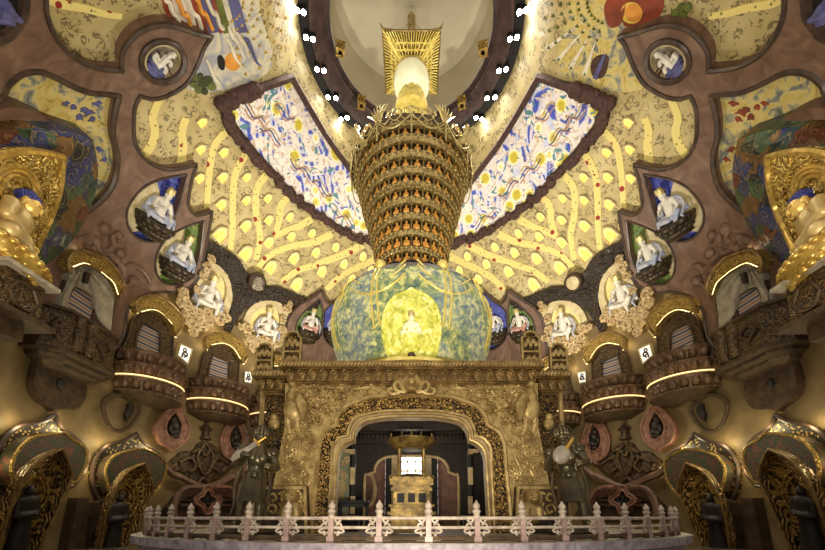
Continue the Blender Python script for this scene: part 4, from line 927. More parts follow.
for s in SIDES:
    sd = side(s)
    ao = lambda x, y: 1.0+1.0*(285-y)/150
    t = obj('cloud_aureole', panel(MB(), AUR, (), ao, .2, 5, s, lambda x, y: -.5*max(0, 1-dist_edge(x, y, AUR)/14)), m_aureole)
    tag(t, 'large aureole of carved coloured clouds behind the %s gold buddha' % sd, 'aureole')
    t = thing('flame_mandorla', 'gilded leaf shaped flame mandorla behind the %s gold buddha' % sd, 'mandorla', S(20, 220, 1.6, s))
    mo = lambda x, y: 1.6+2.0*(285-y)/130
    obj('flame_leaf', panel(MB(), MAN, (), mo, lambda x, y: mo(x, y)-.35, 1.7, s, lambda x, y: .13*sin(34*atan2(y-270, x+12)+3.5*noise.noise(V((x*.07, y*.07, 0)))+.05*hypot(x, y-270))+.05*noise.noise(V((x*.2, y*.2, 3)))), m_flame, t)
    b = MB(); wire(b, [p for p in MAN if p[0] > -60], mo, .13, s); obj('leaf_rim', b, m_gold, t)
    b = MB()
    for r in (15, 20, 24): wire(b, circ(14, 190, r, r*1.02, 32, 0), lambda x, y: mo(x, y)+.12, .1, s, True)
    for k in range(18): a = k*pi/9; b.ell(S(14+22*cos(a), 190+22.4*sin(a), mo(14, 190)+.1, s), .14, 8, 6)
    obj('halo', b, m_gold, t)
    m, h = FR(-5, 250, 40, 190, s, 2.9, 3.9); m = m @ RZ(-.45*s).to_4x4()
    t = thing('seated_buddha', 'large gold seated buddha with blue hair on the carved %s pedestal' % sd, 'statue', m @ M.Scale(h*1.02, 4))
    link('robe', me_bbrobe, t); link('body', me_bbhead, t); link('hair', me_bbhair, t); link('eyes_and_mouth', me_bbface, t)
    t = thing('lotus_throne', 'gilded cloud and lotus throne under the %s gold buddha' % sd, 'throne', m @ M.Scale(h*1.12, 4))
    b = MB().lathe([(.3,-.2),(.40,-.17),(.43,-.1),(.42,-.03),(.36,0),(0,0)], 30)
    obj('throne_core', b, m_gold, t, world=False)
    b = MB()
    for row in range(4):
        for i in range(30):
            a = 2*pi*(i+.5*row)/30; r = .42-.015*row; b.ell((r*sin(a), -r*cos(a), -.03-.05*row), (.045, .03, .035), 8, 6, RZ(a))
    obj('petals', b, m_gold, t, world=False)
    # pedestal: carved box with stone slab standing out from the wall
    X1 = -14.6; kx = 0 if s < 0 else -7.5; p1 = ray(8.7+kx, 256); p1 = p1*(X1/p1.x); p2 = ray(61+kx, 290); p2 = p2*(X1/p2.x); zt = (p1.z+p2.z)/2; ya, yb = p1.y, p2.y
    t = thing('carved_pedestal', 'carved dark pedestal with pale stone top slab under the %s gold buddha' % sd, 'pedestal', V((-s*X1, ya, zt-4)))
    bx = lambda x1, y0, y1, z0, z1: MB().box(((x1-20.2)/2*-s, (y0+y1)/2, (z0+z1)/2), (20.2+x1, y1-y0, z1-z0))
    obj('top_slab', bx(X1, ya, yb, zt-.16, zt), m_edge, t, False)
    obj('carved_body', bx(X1-.35, ya+.3, yb-.3, zt-1.75, zt-.16), m_dkbronze, t, False)
    obj('panel_moulding', wire_frame := MB().tube([V((-s*(X1-.32), y, z)) for y, z in ((ya+.5, zt-.95), (ya+.75, zt-.5), ((ya+yb)/2, zt-.42), (yb-.75, zt-.5), (yb-.5, zt-.95), (yb-.75, zt-1.4), ((ya+yb)/2, zt-1.5), (ya+.75, zt-1.4), (ya+.5, zt-.95))], .07, 6), m_bronze, t)
    obj('lower_slab', bx(X1+.05, ya, yb, zt-1.95, zt-1.75), m_bronze, t, False)
    obj('step', bx(X1-.8, ya+.4, yb-.4, zt-2.5, zt-1.95), m_bronze, t, False)
    obj('foot', bx(X1-1.6, ya+.6, yb-.6, zt-3.6, zt-2.5), m_bronze, t, False)
# ------------------------------------------------------------------ the gilded gate building
PF = -.53                                   # top of the round platform
YG = 14.0
pp = lambda x, y, Y=YG: (P(x, y, Y).x, P(x, y, Y).z)
def pq(pts, Y=YG): return [pp(p[0], p[1], Y) for p in pts]
def mirror_poly(l):                         # left half in pixels, bottom to top; closes over the middle
    return l+[(823-x, y) for x, y in l[::-1]]
pt = MB().ext(circ(0, D, 11.75, n=120), PF, PF-.22, to=lambda x, z, y: V((x, z, y)))
platform = struct('trim_10', pt, m_lav); 
struct('platform_drum', MB().ext(circ(0, D, 11.5, n=120), PF-.2, -1.7, to=lambda x, z, y: V((x, z, y))), m_lav, platform)
struct('floor_paving', MB().ext(circ(0, D, 11.7, n=120), PF+.012, PF, to=lambda x, z, y: V((x, z, y))), m_edge, platform)
gate = thing('gilded_gate', 'carved gilded gate building with lobed arch under the crystal bell', 'gate', V((0, YG, PF)))
ZT = P(411, 361.5, YG).z
XL = P(283, 380, YG).x
LIN_O = mirror_poly(spl([(328.5,540),(329,517),(331.5,470),(332,451),(335,443),(341,437.5),(347.7,436,1),(349.5,427),(355,418),(364,414.7),(371,413,1),(385,411),(405,410.5)], False, 4))
LIN_I = mirror_poly(spl([(333,540),(333.5,517),(336,470),(337,456),(341,447),(348,441.5),(353,440,1),(354,432),(359,424),(366,420),(372,418.5,1),(386,416.5),(405,416)], False, 4))
BOR_O = mirror_poly(spl([(311,540),(312.5,514),(317,470),(318,455),(320,441),(326,431),(336,425,1),(338,416),(347,406),(358,401.5),(370,397,1),(385,396),(405,395.5)], False, 4))
front = [(270,540),(273,487),(279,455),(285,425),(285,383)]
FRONT = mirror_poly(front)
def plate(poly, holes, y0, y1): return MB().ext(pq(poly), y0, y1, [pq(h) for h in holes])
obj('relief_wall', plate(FRONT, [BOR_O], YG, YG+.8), m_gate, gate, False)
obj('arch_border', plate(BOR_O, [LIN_O], YG-.12, YG+.8), m_gatecarve, gate, False)
obj('arch_lining', plate(LIN_O, [LIN_I], YG+.05, YG+.7), m_lining, gate, False)
b = MB()
for q, r in ((BOR_O, .09), (LIN_O, .07), (LIN_I, .06)): b.tube([P(x, y, YG-.1) for x, y in q], r, 6)
obj('arch_beading', b, m_gate, gate)
# carved relief: phoenix tails, urns, clouds, standing ram-like beasts with wings
rnd = random.Random(21)
b = MB()
def wob(x, y, sx): return P(x if sx < 0 else 823-x, y, YG-.02)
for sx in SIDES:
    for (x, y, r) in ((307,395,4),(317,405,4.5),(332,400,4),(312,412,3),(322,392,3),(300,405,3),(328,411,3),(310,421,3),(318,420,3),(300,418,3),(344,396,3.5),(336,391,3),(352,391,3)):
        c = wob(x, y, sx); k = r*.037; b.ell(c, (k, .14, k), 10, 6)
        for j in range(5): a = j*1.256+x; b.ell(c+V((k*1.5*cos(a), 0, k*1.5*sin(a))), (k*.5, .1, k*.5), 7, 5)
    for k in range(46):
        y = rnd.uniform(428, 484); x = rnd.uniform(281+(487-y)*.12-2, 311+(487-y)*.05); c = wob(x, y, sx); r = rnd.uniform(.08, .15)
        b.tube([c+V((r*(1-j/14)*cos(j*.65+k), -.05, r*(1-j/14)*sin(j*.65+k))) for j in range(11)], .045, 5)
    for q in ([(292,388),(320,386),(350,389),(375,386)], [(300,384.5),(330,388),(365,384.5)], [(345,393),(356,385),(362,390),(372,388),(380,392)], [(302,470),(308,455),(300,445),(304,430)], [(290,476),(296,462),(290,452),(296,440)], [(285,480),(296,478),(306,482)]): b.tube([wob(*p, sx) for p in spl(q, False, 5)], .06, 6)
BO = [p for p in BOR_O]
k = 0
while k < 70:
    x, y = rnd.uniform(288, 408), rnd.uniform(385.5, 432)
    if inside(x, y, BOR_O) or inside(x+2, y+4, BOR_O) or not inside(x, y, FRONT): continue
    k += 1; r = rnd.uniform(.07, .16)
    for sx in SIDES:
        c = wob(x, y, sx); b.tube([c+V((sx*r*(1-j/15)*cos(j*.6+k), -.04-.05*j/12, r*(1-j/15)*sin(j*.6+k))) for j in range(12)], .04, 5)
obj('carved_relief', b, m_gate, gate)
for sx in SIDES:
    b = MB(); w = lambda x, y, d=0: wob(x, y, sx)+V((0, d, 0))
    b.ell(w(294,409), (.42,.3,.55), 14, 10); b.tube([w(293,402), w(291,396), w(294,388)], [.25,.2,.16], 10); b.ell(w(294,385.5,-.1), (.2,.25,.17), 10, 8)
    b.tube([w(290,414), w(288,424), w(290,434)], [.2,.14,.1], 8); b.tube([w(297,415), w(297,426), w(300,436)], [.2,.14,.1], 8)
    b.tube([w(296,404,-.2), w(301,400,-.25), w(304,408,-.25), w(304,422,-.15)], [.1,.22,.24,.05], 8)
    b.tube([w(292,384,-.1), w(289,380,-.1), w(291,377,-.1)], [.07,.05,.02], 6); b.tube([w(296,384,-.1), w(299,380,-.1), w(297,377,-.1)], [.07,.05,.02], 6)
    obj('winged_beast', b, m_gate, gate)
    # lion panel
    fx = lambda pts: [(x if sx < 0 else 823-x, y) for x, y in pts]
    pan = fx([(258,540),(259,487),(309,487),(311,540)]); 
    obj('lion_panel', plate(pan, (), YG-.3, YG+.5), m_bronze, gate, False)
    obj('panel_frame', plate(pan, [fx([(261.5,545),(262,490),(306.5,490),(308,545)])], YG-.42, YG-.2), m_gate, gate, False)
    b = MB(); w = lambda x, y, d=0: P(x if sx < 0 else 823-x, y, YG-.35)+V((0, d, 0))
    b.ell(w(291.5,497.5,-.1), (.28,.26,.3), 14, 10)
    for k in range(15): a = 2*pi*k/15; b.ell(w(291.5,497.5)+V((.33*cos(a), .03, .33*sin(a))), .1, 7, 5)
    b.ell(w(291.5,500,-.34), (.14,.12,.1), 10, 6)
    for x in (289,294): b.ell(w(x,495.5,-.33), .05, 6, 5)
    b.ell(w(291.5,512,-.05), (.42,.3,.45), 12, 8); b.tube([w(286,508,-.2), w(285,520,-.25)], [.16,.13], 8); b.tube([w(297,508,-.2), w(298,520,-.25)], [.16,.13], 8)
    obj('lion_bust', b, m_gate, gate)
    for q in ([(266,512),(270,505),(276,507),(274,513),(270,511)],[(268,504),(268,496),(274,494),(276,499),(272,501)],[(278,494),(283,492),(282,498)],[(300,494),(305,498),(301,503),(304,510),(299,513)],[(277,515),(281,508),(279,503)]): obj('panel_scroll', MB().tube([w(*p, .02) for p in spl(q, False, 5)], .05, 6), m_gate, gate)
    # recessed wing with dark lattice
    obj('wing_wall', plate(fx([(251,540),(258,480),(262,400),(262,388),(290,388),(290,540)]), (), YG+.45, YG+2.5), m_gatedark, gate, False)
    obj('wing_edge', MB().tube([P(*fx([p])[0], YG+.42) for p in ((252,535),(258.5,480),(262.5,400),(262.5,389))], .1, 6), m_gate, gate)
    obj('wing_figure', MB().ell(P(*fx([(274,417)])[0], YG+.4), (.16,.12,.16)).ell(P(*fx([(274,424)])[0], YG+.4), (.22,.12,.25)), m_gate, gate)
# cornices: stacked mouldings with a row of lotus leaves
def cornice(x0, x1, zt, y, hgt, deep, name):
    b = MB()
    for z0, z1, o in ((0, .1, .0), (.1, .32, -.06), (.32, .36, .05), (.36, .86, .22), (.86, .93, .3), (.93, 1.0, .42)):
        b.box(((x0+x1)/2, y+o+deep/2, zt-hgt*(z0+z1)/2), (x1-x0-2*o*.9, deep, hgt*(z1-z0)*.98))
    obj(name, b, m_cornice, gate, False)
    b = MB(); n = max(3, int((x1-x0)/.42)); w = (x1-x0-.3)/n
    for k in range(n):
        x = x0+.15+w*(k+.5)
        b.add([V((x-w*.48, y+.16, zt-hgt*.36)), V((x+w*.48, y+.16, zt-hgt*.36)), V((x+w*.40, y+.02, zt-hgt*.62)), V((x+w*.14, y+.1, zt-hgt*.9)), V((x-w*.14, y+.1, zt-hgt*.9)), V((x-w*.40, y+.02, zt-hgt*.62)), V((x, y-.08, zt-hgt*.58))], [(0,1,6),(1,2,6),(2,3,6),(3,4,6),(4,5,6),(5,0,6)])
        b.tube([V((x+w*.25*cos(a), y-.04, zt-hgt*.6+w*.3*sin(a))) for a in [i*pi/4 for i in range(9)]], .028, 5)
    obj('leaf_row', b, m_cornice, gate, False)
    b = MB(); n = int((x1-x0)/.13)
    for k in range(n): b.box((x0+(x1-x0)*(k+.5)/n, y-.08, zt-hgt*.21), (.07, .08, hgt*.17), RY(.6))
    obj('rope_moulding', b, m_gate, gate, False)
x0 = P(280.5, 365, YG-.5).x; zc = P(411, 360.5, YG-.5).z
cornice(x0, -x0, zc, YG-.5, .84, 9, 'main_cornice')
for sx in SIDES:
    xa, xb = P(253, 375, YG).x, P(288, 375, YG).x
    if sx > 0: xa, xb = -xb, -xa
    cornice(xa, xb, P(411, 370, YG).z, YG, .85, 3.5, 'wing_cornice')
# leafy crest over the arch
b = MB(); cw = lambda x, y, d=0: P(x, y, YG-.25)+V((0, d, 0))
b.tube([cw(411.5,392), cw(411.5,383), cw(411.5,375)], [.3,.24,.05], 10)
for sx in (-1, 1):
    for q, r in (([(4,393),(9,388),(7,381),(3,379)], .1), ([(6,393),(14,392),(17,386),(13,383),(10,386)], .09), ([(12,394),(20,395),(23,391),(19,389)], .08), ([(2,386),(6,379),(3,375)], .08)):
        b.tube([cw(411.5+sx*x, y, -.1) for x, y in spl(q, False, 4)], r, 6)
b.ell(cw(411.5,384,-.25), .16); obj('leaf_crest', b, m_gate, gate)
b = MB(); hz = P(411, 356, YG-.3)
b.lathe([(.0,0),(.16,.02),(.1,.12),(.17,.25),(.12,.38),(.0,.42)], 14, c=(P(411.5,360,YG-.3).x, YG-.3, zc)); obj('cornice_knob', b, m_bronze, gate)
# room behind the arch
room = [(-6, 0), (-6, 5.2), (6, 5.2), (6, 0)]
YB = 19.5; ZR = 4.05
RM = []
b = MB().box((-4.9, 17.4, 2.4), (.3, 4.6, 6)).box((4.9, 17.4, 2.4), (.3, 4.6, 6)); obj('room_side_wall', MB().box((-4.9, 17.4, 2.2), (.3, 4.6, 5.6)), m_dark, gate, False); obj('room_side_wall', MB().box((4.9, 17.4, 2.2), (.3, 4.6, 5.6)), m_dark, gate, False)
obj('room_ceiling', MB().box((0, 17.2, ZR+.3), (10, 5, .3)), m_dark, gate, False)
b = MB()
for k in range(7): b.box((0, 15.0+k*.7, ZR+.05), (9.6, .12, .22))
b.box((-2.6, 17, ZR-.05), (.3, 5, .3)); b.box((2.6, 17, ZR-.05), (.3, 5, .3)); b.box((0, 15.6, ZR-.2), (9.6, .25, .3)); b.box((0, 18.2, ZR-.25), (9.6, .3, .35))
obj('ceiling_beams', b, m_dark, gate, False)
b = MB()
for k in range(40): b.box((-3.6+7.2*k/39, 17.5, ZR-.28), (.07, .8, .1))
obj('ceiling_slats', b, m_rim, gate, False)
DO = mirror_poly(spl([(364,540),(364.5,480),(368,475),(374.5,472,1),(375,467),(379,461),(385,457.5,1),(395,456)], False, 4))
back = mirror_poly([(326,540),(326,400)])
obj('inner_wall', MB().ext(pq(back, YB), YB, YB+.4, [pq(DO, YB)]), m_dark, gate, False)
obj('inner_arch_rim', MB().tube([P(x, y, YB-.05) for x, y in DO], .07, 6), m_lining, gate)
for sx in SIDES:
    f = lambda x: x if sx < 0 else 823-x
    obj('inner_column', MB().box(P(f(388.5), 490, YB+.9), (.32, .3, 5)), m_black, gate, False)
    obj('inner_jamb', MB().box(P(f(394), 490, YB+1.1), (.42, .3, 5)), m_lining, gate, False)
    obj('inner_panel', MB().box(P(f(376), 490, YB+1.4), (1.0, .2, 5)), m_pink, gate, False)
    m = P(f(352.5), 480, 16.6)
    b = MB().tube([V((m.x, 16.6, PF)), V((m.x, 16.6, ZR))], .13, 10); obj('room_column', b, m_black, gate)
    for y in (452, 476, 505): obj('gilt_fitting', MB().box(P(f(352.5), y, 16.44), (.2, .08, .75 if y > 460 else .2)), m_lining, gate, False)
    obj('gilt_bracket', MB().box(P(f(349.5), 451, 16.44), (.45, .08, .16)), m_lining, gate, False)
obj('glass_screen', MB().box((0, YB+1.9, 1.8), (3.4, .06, 4.6)), m_window, gate, False)
b = MB()
for k in range(8): b.box((-1.6+3.2*k/7, YB+1.8, 1.8), (.09, .06, 4.6))
for k in range(9): b.box((0, YB+1.8, -.3+.5*k), (3.4, .06, .13))
obj('screen_bars', b, m_edge, gate, False)
obj('moon_gate_rim', MB().tube([P(367+8*sin(a), 490-17*cos(a), YB+.7) for a in [k*pi/14 for k in range(15)]], .1, 6), m_lining, gate)
t = thing('floral_screen', 'pale green painted floral screen inside the gate on the left', 'screen', P(341, 520, 17.2))
q = pq([(329,532),(329,453),(351,451),(352,532)], 17.2)
obj('screen_panel', MB().ext(q, 17.2, 17.3), m_greenbg if False else plain('pale_green_panel', rgb(150, 154, 118), rgb(112, 120, 88), 2, .5), t, False)
b = MB(); rnd = random.Random(9)
for k in range(14):
    c = P(rnd.uniform(332, 349), rnd.uniform(456, 500), 17.16)
    for j in range(5): b.ell(c+V((.1*cos(j*1.256), 0, .1*sin(j*1.256))), (.075, .03, .075), 6, 4)
obj('flowers', b, m_lining, t)
t = thing('altar_table', 'dark carved side table inside the gate left of the incense burner', 'table', P(352, 524, 15.4))
a0, a1 = P(338, 502, 15.4), P(369, 502, 15.4); zz = a0.z
obj('table_top', MB().box(((a0.x+a1.x)/2, 15.4, zz), (a1.x-a0.x, .7, .09)), m_black, t, False)
for x in (a0.x+.08, a1.x-.08):
    for y in (15.12, 15.68): obj('leg', MB().box((x, y, (zz+PF)/2), (.08, .08, zz-PF)), m_black, t, False)
obj('apron', MB().box(((a0.x+a1.x)/2, 15.1, zz-.14), (a1.x-a0.x-.1, .04, .14)), m_black, t, False)
for nm, x, lab in (('offering_counter', 472.5, 'low dark counter with pale top inside the gate on the right'), ('offering_counter', 346, 'low dark counter with pale top behind the side table inside the gate')):
    t = thing(nm, lab, 'counter', P(x, 524, 16)); c = P(x, 517, 16.4)
    obj('counter_body', MB().box((c.x, 16.4, (c.z+PF)/2), (.8 if x > 400 else 1.1, .5, c.z-PF)), m_dark, t, False); obj('counter_top', MB().box((c.x, 16.4, c.z+.03), (.9 if x > 400 else 1.2, .6, .06)), m_edge, t, False)
# incense burner with canopy
YI = 13.2
m_burn = plain('aged_gilt_bronze', rgb(160, 132, 70), rgb(84, 66, 32), 3, .4, .45, 9, .4, .03)
t = thing('incense_burner', 'tall gilt bronze incense burner with round canopy in the gate opening', 'burner', V((P(411.5, 520, YI).x, YI, PF)))
cx = P(411.5, 520, YI).x; zi = lambda y: P(411.5, y, YI).z-PF
b = MB()
for (y0, y1, w) in ((533,515,20),(515,512,23),(512,507,20),(507,505,22),(505,492,17.5),(492,489,20),(489,486,18),(486,480,21),(480,478,19)):
    k = w*YI/380; b.box((0, 0, (zi(y0)+zi(y1))/2), (2*k, 1.3*k, zi(y1)-zi(y0)))
obj('base', b, m_burn, t, False, False)
b = MB()
for x in (-.36, 0, .36): b.box((x, -.42, (zi(505)+zi(492))/2), (.24, .1, .3)) 
obj('openwork', b, m_black, t, False, False)
for sx in (-1, 1):
    b = MB(); b.tube([(sx*.6, -.2, zi(480)), (sx*.72, -.25, zi(481)), (sx*.75, -.25, zi(478)), (sx*.66, -.25, zi(476))], .045, 6)
    obj('curled_end', b, m_burn, t, True, False); obj('foot', MB().box((sx*.5, -.5, zi(517)), (.16, .2, .3)), m_burn, t, True, False)
obj('censer_bowl', MB().lathe([(.2, zi(479)),(.42,zi(478)),(.46,zi(476.5)),(.4,zi(475)),(.36,zi(475.4)),(0,zi(476))], 20), m_dkbronze, t, world=False)
for x in (-.42, .42):
    for y in (-.25, .25): obj('post', MB().lathe([(.06,zi(479)),(.09,zi(477)),(.06,zi(475)),(.065,zi(452)),(.1,zi(450))], 10, c=(x, y, 0)), m_burn, t, world=False)
b = MB().lathe([(.0,zi(450)),(.45,zi(450)),(.6,zi(449)),(.74,zi(445)),(.86,zi(441.5)),(.8,zi(440)),(.5,zi(441)),(.3,zi(438.5)),(0,zi(438))], 28); obj('canopy', b, m_burn, t, world=False)
b = MB()
for x, y in ((-.72, 0), (.72, 0), (-.33, -.3), (.33, -.3), (0, -.5)): b.lathe([(.035,zi(441)),(.05,zi(438)),(.02,zi(436)),(.035,zi(434.5)),(0,zi(432.5))], 8, c=(x, y, 0))
obj('finial', b, m_burn, t, world=False)
# carved tablets standing on the cornices
for sx in SIDES:
    sd = side(sx)
    for k, (x0, x1, yt, yb, Y, lab) in enumerate(((283, 300, 331.5, 362, YG+.3, 'taller carved bronze tablet on the main cornice, '), (255.5, 271.5, 343.5, 371, YG+.5, 'shorter carved bronze tablet on the wing cornice, '))):
        f = lambda x: x if sx < 0 else 823-x
        A, B, T = P(f(x0), yb, Y), P(f(x1), yb, Y), P(f(x0), yt, Y); w = abs(B.x-A.x); h = T.z-A.z; zb = zc if k == 0 else P(411, 370, YG).z
        t = thing('carved_tablet', lab+sd, 'tablet', V(((A.x+B.x)/2, Y, zb)))
        h = T.z-zb
        o = [(-w/2, 0), (-w/2, h*.82), (-w*.36, h*.86), (-w*.3, h*.96), (0, h), (w*.3, h*.96), (w*.36, h*.86), (w/2, h*.82), (w/2, 0)]
        obj('slab', MB().ext(o, 0, .25), m_gatedark, t, False, False)
        b = MB().tube([V((x, -.02, z)) for x, z in o], .05, 6)
        for z in (h*.45,): b.box((0, -.03, z), (w, .06, .06))
        for i in range(5): b.ell((-w*.3+w*.15*i, -.02, h*(.65+.08*(i % 2))), (.09, .06, .12), 7, 5); b.ell((-w*.3+w*.15*i, -.02, h*(.22+.06*(i % 2))), (.09, .06, .12), 7, 5)
        obj('carved_frame', b, m_gate, t, world=False)
# ------------------------------------------------------------------ crystal bell, mandorla, pagoda
zB = zc
m_goldring = plain('yellow_gilt_ring', rgb(206, 186, 84), rgb(150, 132, 52), 3, .35, .3, 6, .5, .05)
t = thing('crystal_bell', 'huge blue green crystal bell dome with gold bands on the gate roof', 'bell', V((0, D, zB)))
bp = [(P(411.5+w, y, 19.2).x, P(411.5+w, y, 19.2).z) for w, y in ((76,360),(79,348),(81.5,335),(81.5,325),(79,313),(74,304),(67,297.5),(57,292),(46,287.5),(34,284))]
bp = [(r, z-zB) for r, z in bp]; bp = [(bp[0][0]*.98, 0)]+bp+[(1.2, bp[-1][1]+.15)]
bs = [(r, z) for r, z in spl([(r, z) for r, z in bp], False, 5)]
obj('bell_body', MB().lathe(bs, 64), m_crystal, t, world=False)
b = MB()
for k in range(8):
    a0 = (k+.5)*pi/4
    for da in (-.05, .05): b.tube([(r*1.005*sin(a0+da*(1-.5*z/6)), -r*1.005*cos(a0+da*(1-.5*z/6)), z) for r, z in bs[6:-4]], .05, 6)
    for j in range(3):
        q = bs[30+j*4-8]; a1 = a0
        b.tube([(q[0]*1.01*sin(a1+(i-6)*.055), -q[0]*1.01*cos(a1+(i-6)*.055), q[1]-.5+.03*(i-6)**2*.7) for i in range(13)], .045, 6)
    q = bs[34]; b.ell((q[0]*1.02*sin(a0), -q[0]*1.02*cos(a0), q[1]), .28, 10, 8); b.ell((q[0]*1.02*sin(a0), -q[0]*1.02*cos(a0), q[1]-.55), (.16,.16,.3), 8, 6)
obj('gold_swags', b, m_leaf, t, world=False)
gp = bs[-27:]
m_greypetal = plain('grey_petal_glaze', rgb(150, 144, 150), rgb(112, 110, 112), 3, .4, .1)
b = MB().lathe([(r*1.012, z) for r, z in gp], 96)
for k in range(16):
    a = 2*pi*k/16; c0 = gp[2]; b.ell((c0[0]*.97*sin(a), -c0[0]*.97*cos(a), c0[1]-.06), (.55, .12, .34), 10, 8, RZ(a) @ RX(-.75))
obj('petal_cap', b, m_greypetal, t, world=False)
b = MB().lathe([(bp[0][0]+.3, 0), (bp[0][0]+.36, .8), (bp[0][0]+.28, .95), (bp[0][0]+.3, 1.1), (bp[0][0]*1.02, 1.35), (bp[0][0]*.99, 1.4)], 64)
obj('base_ring', b, m_goldring, t, world=False)
t = thing('bell_collar', 'ring of grey lotus petals between the crystal bell and the pagoda', 'collar', V((0, D, zB+bp[-2][1])))
z0 = P(411.5, 284, 18.2).z-(zB+bp[-2][1]); b = MB().lathe([(2.9,-.35),(2.6,-.05),(2.2,.15),(1.9,.2)], 40)
for k in range(18): a = 2*pi*k/18; b.ell((2.55*sin(a), -2.55*cos(a), -.05), (.42, .3, .16), 9, 6, RZ(a))
obj('petal_ring', b, m_scale, t, world=False)
YM = 14.75
t = thing('crystal_mandorla', 'glowing yellow crystal mandorla in front of the crystal bell', 'mandorla', P(411.5, 358, YM))
mo_ = mirror_poly(spl([(386,350),(385,343),(382.5,332),(382.5,318),(385,306),(390,297),(397,291),(405,288),(411,284.5)], False, 4))
q = pq(mo_, YM)
vs, fs = tri(q, (), .14)
cy_ = P(411.5, 322, YM).z
lobe = lambda x, z: V((x, YM+.45-.35*min(1, dist_edge(x, z, q)/.5)+.25*min(1, max(0, dist_edge(x, z, q)-.5)), z))
b = MB(); b.add([lobe(x, z) for x, z in vs], fs); n = len(q); b.add([lobe(x, z) for x, z in q]+[V((x, YM+.9, z)) for x, z in q], [(i, (i+1) % n, n+(i+1) % n, n+i) for i in range(n)])
obj('shell', b, m_amber, t)
b = MB(); b.tube([V((x, YM+.3, z)) for x, z in q], .07, 6)
for k in range(9):
    a = pi*(k+.5)/9; x0 = P(411.5, 0, YM).x; b.tube([V((x0+u*cos(a), YM+.28, cy_+.35+u*sin(a))) for u in (.85, 1.0, 1.15)], [.05, .08, .02], 6)
for r in (.55, .8): b.tube([V((P(411.5, 0, YM).x+r*cos(a), YM+.25, cy_+.35+r*sin(a))) for a in [k*pi/14 for k in range(29)]], .05, 6)
obj('rim', b, m_amber, t)
m = M.Translation(P(411.5, 338, YM-.25)) @ M.Scale(1.2, 4)
st = thing('crystal_statue', 'pale glowing crystal seated statue within the yellow mandorla', 'statue', m)
me_c = me_sbody.copy(); me_c.materials.clear(); me_c.materials.append(m_glass); link('body', me_c, st)
me_c2 = me_srobe.copy(); me_c2.materials.clear(); me_c2.materials.append(m_glass); link('robe', me_c2, st); link('crown', me_crown, st)
me_c3 = me_lotus.copy(); me_c3.materials.clear(); me_c3.materials.append(m_amber); link('lotus_seat', me_c3, st)
b = MB().lathe([(2.4, 0), (2.2, .28), (1.8, .5), (1.3, .62), (0, .64)], 40, -1.75, 1.75, c=(0, 15.9, zB)); b.lathe([(2.5, 0), (2.5, .12), (2.2, .15)], 40, -1.75, 1.75, c=(0, 15.9, zB))
tag(obj('gilt_apron', b, m_leaf), 'rounded gilt apron plinth at the foot of the yellow mandorla', 'plinth')
# pagoda: nine rings of seated buddhas widening upwards
pg = thing('pagoda', 'tall gilded pagoda of nine buddha rings widening upwards on the crystal bell', 'pagoda', V((0, D, 12.3)))
RG = [(13.6,1.95),(14.5,2.05),(15.37,2.18),(16.21,2.36),(16.98,2.55),(17.71,2.75),(18.41,2.94),(19.17,3.12),(19.92,3.31)]
Z0 = 12.3
b = MB().lathe([(1.9,-.35),(2.05,-.25),(1.85,-.05),(1.75,.1),(1.8,.2),(1.7,.3),(1.7,.75),(1.95,.82),(2.0,.9)], 48)
for k in range(28):
    a = 2*pi*k/28; b.ell((1.92*sin(a), -1.92*cos(a), .05), (.17,.1,.14), 8, 6, RZ(a))
obj('foot', b, m_bronze, pg, world=False)
b = MB()
for k in range(22): a = 2*pi*k/22; b.tube([(1.9*sin(a), -1.9*cos(a), .3), (1.9*sin(a), -1.9*cos(a), .8)], .08, 6)
obj('baluster', b, m_leaf, pg, world=False)
NB = [24, 24, 25, 26, 27, 28, 29, 30, 31]
WORD = ['lowest', 'second', 'third', 'fourth', 'fifth', 'sixth', 'seventh', 'eighth', 'topmost']
